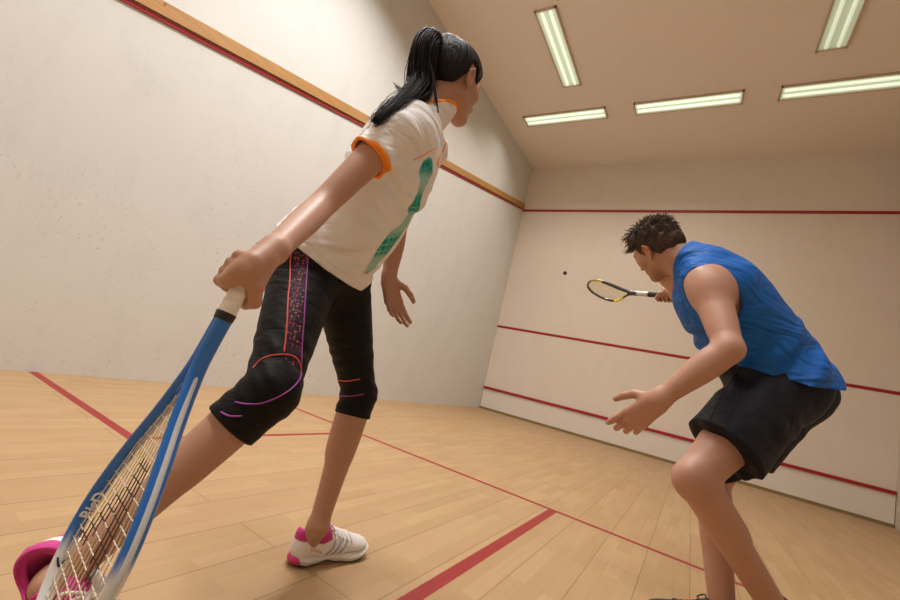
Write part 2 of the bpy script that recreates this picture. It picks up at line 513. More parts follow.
# ------------------------------------------------------------------ the court
def struct(name, mb, mat, parent=None):
    o = mb.build(name, mat, parent, smooth=False)
    if parent is None: tag(o, kind='structure')
    return o
T = 0.12
mb = MB(); mb.box(-T, W+T, -T, F+T, -0.1, 0); struct('floor', mb, M_floor)
mb = MB(); mb.box(-T, W+T, -T, F+T, H, H+0.1); struct('ceiling', mb, M_ceil)
mb = MB(); mb.box(-T, 0, -T, F+T, 0, H); struct('wall_left', mb, M_wall_left)
mb = MB(); mb.box(W, W+T, -T, F+T, 0, H); struct('wall_right', mb, M_wall)
mb = MB(); mb.box(0, W, F, F+T, 0, H); struct('wall_front', mb, M_wall_front)
mb = MB(); mb.box(0, W, -T, 0, 0, H); struct('wall_back', mb, M_wall)
# sloping rail on both side walls: pine board over a red strip
def rail(name, x0, x1, z0, z1, mat, y1=F-0.03):
    s = 0.2475; zb = 2.20
    mb = MB()
    a = lambda x, y, z: (x, y, zb+s*y+z)
    mb.add([a(x0,0.03,z0), a(x1,0.03,z0), a(x1,y1,z0), a(x0,y1,z0), a(x0,0.03,z1), a(x1,0.03,z1), a(x1,y1,z1), a(x0,y1,z1)],
           [(0,3,2,1),(4,5,6,7),(0,1,5,4),(1,2,6,5),(2,3,7,6),(3,0,4,7)])
    return struct(name, mb, mat)
rail('trim_1', 0.0, 0.030, 0.046, 0.158, M_pine)
rail('trim_2', 0.0, 0.014, 0.002, 0.034, M_redtrim)
rail('trim_3', W-0.030, W, 0.046, 0.158, M_pine)
rail('trim_4', W-0.014, W, 0.002, 0.034, M_redtrim)
# lines on the front wall and the tin
mb = MB(); mb.box(0, W, F-0.012, F, 4.585, 4.635); struct('trim_5', mb, M_red)
mb = MB(); mb.box(0, W, F-0.003, F, 1.80, 1.85); struct('trim_6', mb, M_red)
mb = MB(); mb.box(0.01, W-0.01, F-0.025, F-0.001, 0.045, 0.43); struct('trim_7', mb, M_tin)
mb = MB(); mb.box(0.01, W-0.01, F-0.045, F-0.001, 0.43, 0.48); struct('trim_8', mb, M_red)
mb = MB(); mb.box(0.01, W-0.01, F-0.030, F-0.001, 0.0, 0.045); struct('trim_9', mb, M_gap)

# ceiling light troffers
M_frame = simple('troffer_frame', (0.60, 0.48, 0.38), 0.5)
M_trof = simple('troffer_inside', (0.50, 0.56, 0.42), 0.4)
def emis(name, c, s):
    m, nt, b = newmat(name)
    b.inputs['Base Color'].default_value = (*c, 1)
    b.inputs['Emission Color'].default_value = (*c, 1); b.inputs['Emission Strength'].default_value = s
    return m
def troffer(x, y, ax, em, label):
    t = empty('ceiling_light', (x, y, H-0.001))
    tag(t, label, 'light', 'fluorescent ceiling lights')
    def put(name, u0, u1, v0, v1, z0, z1, m, p=t):
        mb = MB()
        if ax == 'x': mb.box(x+u0, x+u1, y+v0, y+v1, z0, z1)
        else: mb.box(x-v1, x-v0, y+u0, y+u1, z0, z1)
        return mb.build(name, m, p, smooth=False)
    fr = MB(); L, B = 0.77, 0.155
    for u0, u1, v0, v1 in ((-L, L, -B, -B+0.022), (-L, L, B-0.022, B), (-L, -L+0.022, -B, B), (L-0.022, L, -B, B)):
        if ax == 'x': fr.box(x+u0, x+u1, y+v0, y+v1, H-0.03, H-0.001)
        else: fr.box(x-v1, x-v0, y+u0, y+u1, H-0.03, H-0.001)
    fr.build('frame', M_frame, t, smooth=False)
    put('diffuser', -L+0.02, L-0.02, -B+0.02, B-0.02, H-0.012, H-0.002, emis('diffuser_glow', (0.60, 0.69, 0.52), 0.22*em))
    for s in (-1, 1):
        mb = MB()
        pts = [(x+u, y+s*0.06, H-0.024) if ax == 'x' else (x+s*0.06, y+u, H-0.024) for u in np.linspace(-L+0.05, L-0.05, 5)]
        mb.tube(pts, 0.019, 10); mb.build('tube', emis('tube_glow', (0.84, 0.94, 0.74), 0.40*em), t)
LBL = ['ceiling light nearest the front left corner, leftmost of the row along the front wall',
       'middle ceiling light of the row along the front wall',
       'right ceiling light of the front row, running to the right edge of the photo',
       'lengthwise ceiling light over the left side of the court, above the woman\'s head',
       'lengthwise ceiling light at the top right, with two tubes visible']
for i, (fx, fy, ax, pw, em) in enumerate(FIXTURES[:5]): troffer(fx, fy, ax, em, LBL[i])
for i, (fx, fy, ax, pw, em) in enumerate(FIXTURES[5:]):  # added housings, out of view, for the lamps lighting the court from behind
    troffer(fx, fy, ax, em, 'unseen ceiling light added over the back half of the court, %s' % ['left side', 'right side', 'back left', 'back middle', 'back right'][i])

# ------------------------------------------------------------------ skin, cloth, hair materials
def skin_mat(name, c, red):
    m, nt, b = newmat(name)
    tc = nd(nt, 'ShaderNodeTexCoord'); v = tc.outputs['Object']
    at = nd(nt, 'ShaderNodeAttribute'); at.attribute_name = 'Col'
    n1 = noise(nt, v, 14, 4); n2 = noise(nt, v, 90, 3)
    cc = mixrgb(nt, M_(nt, 'MULTIPLY', n1, 0.35), c, red)
    cc = mixrgb(nt, M_(nt, 'MULTIPLY', n2, 0.12), cc, tuple(x*0.75 for x in c))
    cc = mixrgb(nt, 1.0, cc, at.outputs['Color'], 'MULTIPLY')
    nt.links.new(cc, b.inputs['Base Color'])
    b.inputs['Roughness'].default_value = 0.48; b.inputs['Specular IOR Level'].default_value = 0.4
    b.inputs['Subsurface Weight'].default_value = 0.12; b.inputs['Subsurface Radius'].default_value = (0.6, 0.25, 0.12)
    b.inputs['Subsurface Scale'].default_value = 0.012
    bumpn(nt, b, noise(nt, v, 420, 2), 0.10, 0.0006)
    return m
M_skin_w = skin_mat('skin_woman', (0.50, 0.280, 0.190), (0.42, 0.210, 0.135))
M_skin_m = skin_mat('skin_man', (0.50, 0.275, 0.190), (0.42, 0.195, 0.130))
def cloth_mat(name, weave=900, rough=0.75, sheen=0.2, vcol=True, base=(1, 1, 1), bump=0.12, spec=0.25, wrinkle=0.0, wscale=9.0, wstr=(1, 1, 1)):
    m, nt, b = newmat(name)
    tc = nd(nt, 'ShaderNodeTexCoord'); v = tc.outputs['Object']
    if vcol:
        at = nd(nt, 'ShaderNodeAttribute'); at.attribute_name = 'Col'; nt.links.new(at.outputs['Color'], b.inputs['Base Color'])
    else: b.inputs['Base Color'].default_value = (*base, 1)
    b.inputs['Roughness'].default_value = rough; b.inputs['Sheen Weight'].default_value = sheen
    b.inputs['Specular IOR Level'].default_value = spec
    hgt = noise(nt, v, weave, 2)
    if wrinkle:
        wv = mapping(nt, v, scale=wstr)
        w1 = noise(nt, wv, wscale, 2, 0.45, 1.2); w2 = noise(nt, wv, wscale*2.3, 2, 0.5, 1.0)
        fold = M_(nt, 'ADD', M_(nt, 'ABSOLUTE', M_(nt, 'SUBTRACT', w1, 0.5)), M_(nt, 'MULTIPLY', M_(nt, 'ABSOLUTE', M_(nt, 'SUBTRACT', w2, 0.5)), 0.22))
        bp = nd(nt, 'ShaderNodeBump'); bp.inputs['Strength'].default_value = 1.0; bp.inputs['Distance'].default_value = wrinkle
        nt.links.new(fold, bp.inputs['Height'])
        b2 = nd(nt, 'ShaderNodeBump'); b2.inputs['Strength'].default_value = bump; b2.inputs['Distance'].default_value = 0.001
        nt.links.new(hgt, b2.inputs['Height']); nt.links.new(bp.outputs['Normal'], b2.inputs['Normal']); nt.links.new(b2.outputs['Normal'], b.inputs['Normal'])
    else: bumpn(nt, b, hgt, bump, 0.001)
    return m
M_shirt = cloth_mat('white_sport_knit', sheen=0.0, wrinkle=0.045, wscale=3.6, wstr=(1.0, 0.9, 1.8))
M_leg = cloth_mat('black_stretch', rough=0.6, sheen=0.0, spec=0.2, wrinkle=0.010, wscale=7.0, wstr=(0.7, 0.7, 2.2))
M_vest = cloth_mat('blue_knit', rough=0.6, sheen=0.0, wrinkle=0.038, wscale=5.0, wstr=(0.8, 0.8, 2.0))
M_short = cloth_mat('navy_shorts', rough=0.65, sheen=0.0, spec=0.2, wrinkle=0.022, wscale=5.0, wstr=(1, 1, 1.4))
M_orange = simple('orange_binding', (0.98, 0.30, 0.02), 0.6)
M_coral = simple('coral_piping', (0.85, 0.11, 0.08), 0.5)
M_purple = simple('purple_piping', (0.40, 0.06, 0.42), 0.5)
def hair_mat(name, c, c2, rough=0.38):
    m, nt, b = newmat(name)
    tc = nd(nt, 'ShaderNodeTexCoord'); v = tc.outputs['Object']
    n = noise(nt, v, 160, 4, 0.7)
    nt.links.new(mixrgb(nt, n, c, c2), b.inputs['Base Color'])
    b.inputs['Roughness'].default_value = rough; b.inputs['Specular IOR Level'].default_value = 0.22
    return m
M_hair_w = hair_mat('hair_black', (0.004, 0.0035, 0.0035), (0.012, 0.009, 0.008), 0.5)
M_hair_m = hair_mat('hair_brown', (0.030, 0.019, 0.013), (0.105, 0.068, 0.045), 0.5)
M_eye = simple('eye_white', (0.75, 0.72, 0.68), 0.15)
M_iris = simple('iris_dark', (0.03, 0.018, 0.01), 0.15)

# ------------------------------------------------------------------ body builders
def head_prims(c, fwd, up, s=1.0, fem=False):
    """returns prims of the head and the frame (right, fwd, up)"""
    y = N(fwd); z = ortho(up, y); x = np.cross(y, z)
    FR = np.stack([x, y, z])
    L = lambda a, b, cc: c+s*(a*x+b*y+cc*z)
    k = lambda v: v*s
    pr = [ell(L(0, -.012, .036), (.076*s, .096*s, .084*s), k(.02), FR),
          ell(L(0, .030, -.020), (.060*s, .060*s, .082*s), k(.03), FR)]
    jw = .046 if fem else .053
    for sg in (-1, 1):
        pr += [cone(L(sg*jw, .0, -.048), L(sg*.012, .070, -.090), .016*s, .014*s, k(.03)),
               ell(L(sg*.042, .056, -.014), (.022*s, .024*s, .018*s), k(.025), FR),
               cone(L(sg*.038, .074, .024), L(sg*.008, .084, .022), .011*s, .011*s, k(.014)),
               ell(L(sg*.031, .097, .004), (.019*s, .014*s, .012*s), k(.012), FR, op='s'),
               ell(L(sg*.031, .076, .004), (.0135*s, .0135*s, .0125*s), k(.003), FR),
               cone(L(sg*.046, .082, .009), L(sg*.018, .090, .010), .003*s, .003*s, k(.005)),
               cone(L(0, .088, -.050), L(sg*.021, .082, -.053), .0058*s, .003*s, k(.006)),
               cone(L(0, .087, -.061), L(sg*.018, .081, -.057), .0062*s, .003*s, k(.006)),
               ell(L(sg*.010, .094, -.030), (.008*s, .009*s, .007*s), k(.008), FR)]
        # ear: rim, bowl, lobe
        e = lambda a, b, cc: L(sg*(.073+a), -.010+b, -.004+cc)
        pr += [ell(e(.004, 0, .002), (.0075*s, .017*s, .029*s), k(.008), FR),
               ell(e(.012, .002, .004), (.006*s, .010*s, .017*s), k(.004), FR, op='s'),
               cone(e(.010, .013, .012), e(.012, .002, .030), .0034*s, .0040*s, k(.004)),
               cone(e(.012, .002, .030), e(.014, -.014, .014), .0040*s, .0042*s, k(.004)),
               cone(e(.014, -.014, .014), e(.011, -.012, -.012), .0042*s, .0034*s, k(.004)),
               ell(e(.008, .003, -.027), (.005*s, .008*s, .009*s), k(.006), FR)]
    pr += [cone(L(0, .082, .014), L(0, .107, -.024), .0075*s, .0105*s, k(.010)),
           ell(L(0, .074, -.090), (.020*s, .015*s, .014*s), k(.02), FR),
           ell(L(0, .070, -.055), (.030*s, .020*s, .022*s), k(.02), FR)]
    return pr, (x, y, z, FR, L)

FINGERS = [(0.022, 0.095, 0.044, 0.026, 0.021), (0.003, 0.098, 0.048, 0.030, 0.022),
           (-0.015, 0.092, 0.044, 0.028, 0.021), (-0.031, 0.082, 0.034, 0.021, 0.019)]
def open_hand(wr, f, n, thumb_side, s=1.0, curl=(12, 18, 25, 30), curl2=(20, 25, 30, 35), splay=(9, 3, -4, -12),
              thumb=((0.5, 0.75, -0.3), (0.85, 0.45, -0.2), (0.95, 0.2, -0.2)), fr=1.0):
    """thumb_side: direction from little finger to thumb; n: out of the back of the hand"""
    f = N(f); n = ortho(n, f); sd = np.cross(f, n)
    if sd @ np.asarray(thumb_side) < 0: sd = -sd
    L = lambda a, b, c: wr+s*(a*sd+b*f+c*n)
    pr = []
    pr.append(cone(L(0, -.01, 0), L(0, .03, 0), .025*s, .028*s, .02*s, sd, .68))
    for a, b, l1, l2, l3 in FINGERS:
        pr.append(cone(L(a*.62, .012, .0), L(a, b, .002), .0145*s, .0115*s*fr, .014*s))
    for i, (a, b, l1, l2, l3) in enumerate(FINGERS):
        ang = math.radians(splay[i]); d = math.sin(ang)*sd+math.cos(ang)*f
        p = L(a, b, .002); c = math.radians(curl[i]); r = np.array([.0098, .0100, .0094, .0082])[i]*s*fr
        q = p
        for j, ln in enumerate((l1, l2, l3)):
            dd = N(math.cos(c)*d-math.sin(c)*n); q2 = q+dd*ln*s
            pr.append(cone(q, q2, r*(1-.07*j), r*(.93-.07*j), .005*s if j else .006*s))
            q = q2; c += math.radians(curl2[i])*(1.0 if j == 0 else 0.8)
    p = L(.016, .016, -.006)
    for j, (dd, ln, r0, r1) in enumerate(zip(thumb, (.046, .034, .028), (.0165, .0122, .0108), (.0125, .0108, .0088))):
        v = N(dd[0]*sd+dd[1]*f+dd[2]*n); q = p+v*ln*s
        pr.append(cone(p, q, r0*s*fr, r1*s*fr, .012*s if j == 0 else .004*s)); p = q
    return pr
def grip_hand(wr, G, A, e1, e2, y_idx, y_pky, rh, s=1.0, fr=1.0, a0=35, a1=None):
    """hand closed round a handle. G: point on its axis, A: axis towards the racket head,
    e1: from the handle to the palm, e2: the side on which the knuckles lie"""
    A = N(A); e1 = ortho(e1, A); e2 = ortho(e2 - e1*np.dot(e2, e1), A)
    def at(y, ang, rad): t = math.radians(ang); return G+A*y+rad*(math.cos(t)*e1+math.sin(t)*e2)
    pr = []; rf = .0092*s*fr
    palm_r = rh+.015*s
    for i in range(4):
        y = y_idx+(y_pky-y_idx)*i/3
        b0 = a0 if a1 is None else a0+(a1-a0)*i/3
        k = at(y, b0, rh+.017*s)
        w = wr+(y-(y_idx+y_pky)/2)*0.35*A
        pr.append(cone(w, k, 0.0145*s, .0120*s*fr, .012*s))
        ln = (1.0, 1.05, 1.0, 0.85)[i]; rad = rh+rf*1.02
        prev = k
        for j, (da, rr) in enumerate(((95*ln, 1.0), (170*ln, .95), (225*ln, .88))):
            drift = (0.012 if i == 0 else 0.0)*(j+1)/3*s
            q = at(y+drift, b0+da, rad)
            if j == 0:                       # phalanx bows round the grip
                mid = at(y+drift*.5, b0+da*.55, rad*1.18); pr.append(cone(prev, mid, rf*1.12, rf*1.05, .007*s)); prev = mid
            pr.append(cone(prev, q, rf*(1.05-.05*j), rf*rr, .003*s)); prev = q
    # heel of the hand and thumb
    pr.append(cone(wr, at((y_idx+y_pky)/2, -10, palm_r), .0205*s, .017*s, .02*s))
    th = [wr*.55+at(y_idx-.02*s, -30, palm_r)*.45, at(y_idx-.01*s, -48, rh+.013*s), at(y_idx+.012*s, -98, rh+.011*s), at(y_idx+.020*s, -150, rh+.010*s)]
    for j, (r0, r1) in enumerate(((.019, .0145), (.0135, .0115), (.0115, .0095))):
        pr.append(cone(th[j], th[j+1], r0*s*fr, r1*s*fr, .010*s if j == 0 else .004*s))
    return pr
# ------------------------------------------------------------------ shoes
M_sh_white = cloth_mat('shoe_mesh', weave=700, rough=0.6, vcol=True, bump=0.25)
M_sole_w = simple('sole_foam', (0.78, 0.76, 0.74), 0.5)
M_pinkin = simple('pink_lining', (0.55, 0.035, 0.22), 0.75, bump=0.3, bscale=500)
M_pinkgel = simple('pink_gel', (0.62, 0.03, 0.20), 0.3)
M_grey = simple('grey_overlay', (0.36, 0.35, 0.40), 0.45)
M_lace = simple('lace_cord', (0.80, 0.76, 0.72), 0.8)
M_outs = simple('outsole_rubber', (0.05, 0.045, 0.045), 0.6)
M_sh_black = simple('shoe_black', (0.012, 0.012, 0.014), 0.55, bump=0.2, bscale=500)
M_sole_m = simple('sole_dark', (0.03, 0.03, 0.032), 0.5)
M_orangein = simple('orange_lining', (0.90, 0.13, 0.03), 0.6)
M_redspot = simple('red_print', (0.60, 0.02, 0.06), 0.5)
def shoe(parent, heel, f, up, Ln, kind, label=None, smap=1):
    """heel: point under the back of the sole; f: towards the toe; up: out of the foot bed"""
    f = N(f); up = ortho(up, f); sd = np.cross(f, up)
    k = Ln/.285
    FR = np.stack([sd, f, up])
    L = lambda a, b, c: heel+k*(a*sd+b*f+c*up)
    S = lambda v: v*k
    loc = lambda p: ((p-heel) @ FR.T)/k
    upper = [cone(L(0, .040, .050), L(0, .105, .050), S(.035), S(.033), S(.02)),
             cone(L(0, .095, .046), L(.004, .205, .036), S(.036), S(.042), S(.03), sd, .78),
             ell(L(.003, .232, .034), (S(.041), S(.048), S(.029)), S(.02), FR),
             cone(L(0, .085, .082), L(.002, .180, .048), S(.029), S(.028), S(.03)),
             cone(L(0, .034, .045), L(0, .030, .088), S(.033), S(.028), S(.02)),
             cone(L(0, .05, .07), L(0, .09, .088), S(.033), S(.030), S(.02)),
             cone(L(0, .055, .072), L(-.0, .040, .17), S(.027), S(.046), S(.006), op='s'),
             ell(L(0, .078, .104), (S(.024), S(.026), S(.022)), S(.008), FR, op='s')]
    def upost(p, d):
        q = loc(p)
        d = np.maximum(d, -(d+.005*k))
        return np.maximum(d, -(q[:, 2]-.018)*k)
    solid = Field(upper[:6])
    cols = {'w': ((.80, .76, .74), (.55, .035, .22)), 'm': ((.012, .012, .014), (.90, .13, .03))}[kind]
    def ucol(v):
        q = loc(v)
        c = np.tile(np.array(cols[0]), (len(v), 1))
        if kind == 'w':
            c = mixc(c, (.74, .62, .60), (1-sstep(np.abs(np.sin(q[:, 1]*260)), .0, .35))*sstep(q[:, 1], .19, .21)*.35)
            topz = .082-.18*np.clip(q[:, 1]-.03, 0, .05)+.30*np.clip(q[:, 1]-.085, 0, .05)
            c = mixc(c, cols[1], sstep(q[:, 2]-topz, -.006, -.003)*(q[:, 1] < .115))
        inner = solid(v) < -.0035*k
        c[inner] = cols[1]
        return c
    so = sculpt('shoe', Field(upper, upost), M_sh_white if kind == 'w' else M_sh_white, parent, res=.0024, color=ucol)
    if label: so['label'] = label
    def d2(q):
        a = np.hypot(q[:, 0], q[:, 1]-.040)-.035
        b = np.hypot(q[:, 0]-.004, q[:, 1]-.200)-.0455
        c = np.hypot(q[:, 0]-.006, (q[:, 1]-.232)*.85)-.0425
        t = np.clip((q[:, 1]-.04)/.16, 0, 1)
        m = np.abs(q[:, 0]-.002)-(.033-.006*np.sin(t*math.pi)+t*.011); m = np.maximum(m, np.maximum(.04-q[:, 1], q[:, 1]-.2))
        return smin(smin(smin(a, b, .02), c, .02), m, .012)
    def solef(zlo, zhi, grow, taper):
        big = Prim(lambda p: np.full(len(p), 9.0), L(0, .14, .02), S(.17), .001)
        def post(p, d):
            q = loc(p); spring = .020*np.clip((q[:, 1]-.215)/.07, 0, 1)**2+.006*np.clip((.03-q[:, 1])/.03, 0, 1)**2
            lo_ = zlo+spring+(.008*np.exp(-((q[:, 1]-.115)/.022)**2) if zlo < .004 or zlo > .003 else 0)
            hi_ = zhi+.6*spring+.010*np.exp(-((q[:, 1]-.01)/.03)**2)
            mid = (q[:, 2]-lo_)/(hi_-lo_+1e-9)
            dd = d2(q)-grow+taper*np.abs(mid-.5)*.008+.0012*np.sin(mid*9)
            return smax(smax(dd, q[:, 2]-hi_, .006), lo_-q[:, 2], .004)*k
        return Field([big], post)
    sculpt('sole', solef(.004, .030, .003, 1.0), M_sole_w if kind == 'w' else M_sole_m, so, res=.0026)
    sculpt('outsole', solef(.0, .006, .001, .5), M_outs, so, res=.0026)
    def tubeon(name, pts, r, mat, off=0.0006, n=6):
        c = catmull([L(*p) for p in pts], n); c = settle(solid, c, off*k, 8)
        m_ = MB(); m_.tube(c, r*k, 6, flat=1.0); m_.build(name, mat, so)
    if kind == 'w':
        # gel block at the heel and pink collar roll
        g = [ell(L(0, .012, .020), (S(.026), S(.018), S(.014)), .006, FR), cone(L(-.020, .020, .018), L(.020, .020, .018), S(.013), S(.013), .01)]
        sculpt('heel_gel', Field(g), M_pinkgel, so, res=.0024)
        for sg in (-1, 1):
            for y0 in (.100, .124, .148):
                tubeon('stripe', [(sg*.045, y0, .032), (sg*.038, y0+.016, .050), (sg*.024, y0+.030, .072)], .0034, M_grey, .0)
            for j in range(4):
                tubeon('print_mark', [(sg*.04, .040+j*.011, .062-j*.004), (sg*.04, .046+j*.011, .059-j*.004)], .0012, M_redspot, .0, 3)
                tubeon('print_mark', [(sg*.04, .044+j*.011, .054-j*.003), (sg*.04, .050+j*.011, .051-j*.003)], .0012, M_redspot, .0, 3)
            tubeon('toe_overlay', [(sg*.05, .17, .030), (sg*.05, .21, .034), (sg*.035, .26, .033), (0, .285, .030)], .0020, M_grey, -.0008)
    rim = [L(.0, .008, .096), L(.022, .030, .086), L(.029, .058, .078), L(.024, .086, .086), L(.0, .108, .104), L(-.024, .086, .086), L(-.029, .058, .078), L(-.022, .030, .086)]
    m_ = MB(); m_.tube(catmull(rim, 6, True), .0062*k, 8, closed=True); m_.build('collar_padding', M_pinkin if kind == 'w' else M_orangein, so)
    tg = [cone(L(0, .112, .090), L(0, .090, .118), S(.017), S(.019), .01, sd, .35)]
    sculpt('tongue', Field(tg), M_pinkin if kind == 'w' else M_sh_black, so, res=.0026)
    lm = MB()
    for i in range(5):
        y = .108+.017*i; z = .085-.0085*i
        for s1 in (-1, 1):
            c = settle(solid, catmull([L(-s1*.020, y, z), L(0, y+.007, z+.01), L(s1*.020, y+.014, z-.005)], 5), .0012, 8)
            lm.tube(c, .0028*k, 6)
    for s1 in (-1, 1):
        lm.tube(catmull([L(0, .104, .107), L(s1*.022, .100, .122), L(s1*.036, .118, .104), L(s1*.014, .112, .104), L(0, .104, .107)], 6), .0024*k, 6)
        lm.tube(catmull([L(0, .104, .107), L(s1*.018, .120, .100), L(s1*.040, .128, .072), L(s1*.044, .126, .050)], 6), .0022*k, 6)
    lm.build('laces', M_lace if kind == 'w' else M_sh_black, so)
    return so
# ------------------------------------------------------------------ rackets and ball
def bind_frame(o0, A, X):
    """racket frame: origin butt, y to the tip, x across the strings, z out of them"""
    A = N(A); X = ortho(X, A); Z = np.cross(X, A)
    return lambda x, y, z=0.0: o0+X*x+A*y+Z*z, X, A, Z
def vcol_mesh(me, cols):
    at = me.attributes.new('Col', 'FLOAT_COLOR', 'POINT'); c = np.ones((len(me.vertices), 4), np.float32); c[:, :3] = cols
    at.data.foreach_set('color', c.ravel())
def racket(name, label, o0, A, X, grip_mat, coat_cols, string_c, stencil, texts=None, hl=(.200, .335), g0=0.0, thr=0.0):
    Q, X, A, Z = bind_frame(o0, A, X)
    root = empty(name, tuple(o0)); tag(root, label, 'racket', 'squash rackets')
    inv = lambda p: np.stack([(p-o0) @ X, (p-o0) @ A, (p-o0) @ Z], -1)
    m, nt, b = newmat(name+'_lacquer'); at = nd(nt, 'ShaderNodeAttribute'); at.attribute_name = 'Col'
    nt.links.new(at.outputs['Color'], b.inputs['Base Color']); b.inputs['Roughness'].default_value = .28; b.inputs['Coat Weight'].default_value = .5
    b.inputs['Metallic'].default_value = .1
    # grip: octagonal section softened, overlapping wrap
    pts = [Q(0, y) for y in np.linspace(g0+.004, .198, 98)]
    rr = np.array([.0160+.0006*math.sin(y*2*math.pi/.026)+(.0022*max(0, 1-y/.018)) for y in np.linspace(0, .194, 98)])
    mb = MB(); mb.tube(pts, rr, 12, up=Z, flat=.84); mb.build('grip', grip_mat, root)
    mb = MB(); mb.tube([Q(0, g0), Q(0, g0+.004), Q(0, g0+.006)], [.014, .0175, .0175], 12, up=Z, flat=.86); mb.build('butt_cap', simple('butt_black', (.02, .02, .02), .5), root)
    mb = MB(); mb.tube([Q(0, .196), Q(0, .198), Q(0, .209), Q(0, .211)], [.0160, .0178, .0165, .013], 14, up=Z, flat=.86); mb.build('grip_collar', simple('collar_rubber', (.012, .012, .012), .45), root)
    # frame: two rails from the shaft round the head
    half = [(.0045, .208), (.0048, .250), (.0075, .285), (.020, .325), (.038, .370), (.060, .415), (.081, .465), (.0945, .515), (.0960, .560), (.0850, .610), (.0600, .651), (.026, .679), (0, .6845)]
    half = [(x, y+thr*float(np.interp(y, [.21, .285, .325, .56], [0, 1, 1, 0]))) for x, y in half]
    cl = catmull([np.array([x, y]) for x, y in half], 7)
    full = np.concatenate([cl, np.stack([-cl[::-1][1:, 0], cl[::-1][1:, 1]], -1)])
    C = np.array([Q(x, y) for x, y in full])
    rz = np.interp(full[:, 1], [.20, .28, .36, .50, .60, .685], [.0125, .0125, .0120, .0112, .0098, .0085])
    inw = .46
    mb = MB()
    mb.tube(C, rz, 12, up=Z, flat=1.0)
    me = mb.mesh('frame')
    V = np.array([v.co for v in me.vertices]); q = inv(V)
    # squash the section in the string plane
    ci = np.repeat(np.arange(len(C)), 12)
    Tn = np.gradient(C, axis=0); Tn /= np.linalg.norm(Tn, axis=1)[:, None]
    Bn = np.cross(Tn, Z)
    wv = ((V-C[ci])*Bn[ci]).sum(1)
    scl = np.interp(full[ci, 1], [.20, .28, .36, .7], [.85, .70, .50, .50])
    V2 = V-Bn[ci]*(wv*(1-scl))[:, None]
    me.vertices.foreach_set('co', V2.astype(np.float32).ravel()); me.update()
    vcol_mesh(me, coat_cols(inv(V2)))
    link('frame', me, m, root)
    mb = MB()                                                        # throat bridge that closes the string bed
    br = catmull([np.array([x, y+thr]) for x, y in ((-.0235, .335), (-.010, .318), (0, .3145), (.010, .318), (.0235, .335))], 5)
    mb.tube([Q(x, y) for x, y in br], .0062, 8, up=Z); me = mb.mesh('bridge'); V = np.array([v.co for v in me.vertices]); vcol_mesh(me, coat_cols(inv(V))); link('bridge', me, m, root)
    # bumper and grommet strip round the outside, string holes on the inside
    def halfw(y): return np.interp(y, cl[:, 1], cl[:, 0])
    gm = MB()
    sel = (full[:, 1] > .300)
    Co = C[sel]; off = np.where(full[sel, 0] >= 0, 1, -1)
    out = np.array([np.cross(t, Z) for t in Tn[sel]]); ctr = Q(0, .50)
    out = np.where(((out*(Co-ctr)).sum(1) > 0)[:, None], out, -out)
    gm.tube(Co+out*.0052, .0030, 8, up=Z, flat=1.4); gm.build('grommet_strip', simple(name+'_grommet', (.62, .66, .70) if stencil else (.03, .03, .03), .45), root)
    # strings
    sm, snt, sb = newmat(name+'_string'); sat = nd(snt, 'ShaderNodeAttribute'); sat.attribute_name = 'Col'
    snt.links.new(sat.outputs['Color'], sb.inputs['Base Color']); sb.inputs['Roughness'].default_value = .4
    mb = MB()
    yb = lambda x: np.interp(abs(x), [0, .010, .0235, .038, .060, .081, .096], [.3145, .318, .335, .370, .415, .465, .53])
    yt = lambda x: np.interp(abs(x), [0, .026, .060, .085, .096], [.683, .678, .650, .610, .56])
    r_s = .00085
    for i in range(14):
        u_ = (i-6.5)/6.5; x1 = u_*.083
        xb = u_*.040; 
        y1 = yt(x1); 
        y0 = yb(xb)+thr*.9
        n_ = 170; tt = np.linspace(0, 1, n_)
        ys = y0+(y1-y0)*tt; xs = xb+(x1-xb)*np.minimum(1, tt*1.6)**.9
        mb.tube([Q(x, y, 0.0002*math.sin(y/.0166*math.pi+(i % 2)*math.pi)) for x, y in zip(xs, ys)], r_s, 5)
    for j in range(20):
        y = .352+thr+j*.0166
        hw = halfw(y)-.004 if y < .53 else float(np.interp(y, [.53, .56, .61, .651, .679], [.095, .096, .085, .060, .026]))-.004
        if hw < .012: continue
        n_ = 90; xs = np.linspace(-hw, hw, n_)
        mb.tube([Q(x, y, .0002*math.sin(x/.0128*math.pi+(j % 2)*math.pi)) for x in xs], r_s, 5)
    me = mb.mesh('strings'); V = np.array([v.co for v in me.vertices]); q = inv(V)
    cc = np.tile(np.array(string_c), (len(V), 1))
    if stencil: cc[stencil(q[:, 0], q[:, 1])] = (.012, .010, .010)
    vcol_mesh(me, cc); link('strings', me, sm, root)
    return root, Q, X, A, Z
def lettering(text, place, X, Y, size, mat, parent, name='lettering', shear=0.0, bold=0.0):
    cu = bpy.data.curves.new(name, 'FONT'); cu.body = text; cu.size = size; cu.extrude = .0003; cu.shear = shear; cu.offset = bold
    cu.align_x = 'CENTER'; cu.align_y = 'CENTER'
    tmp = bpy.data.objects.new('tmp', cu); col.objects.link(tmp)
    bpy.context.view_layer.update()
    me = bpy.data.meshes.new_from_object(tmp.evaluated_get(bpy.context.evaluated_depsgraph_get()))
    bpy.data.objects.remove(tmp); bpy.data.curves.remove(cu)
    X = N(X); Y = ortho(Y, X); Z = np.cross(X, Y)
    me.transform(Matrix(((X[0], Y[0], Z[0], place[0]), (X[1], Y[1], Z[1], place[1]), (X[2], Y[2], Z[2], place[2]), (0, 0, 0, 1))))
    return link(name, me, mat, parent, smooth=False)
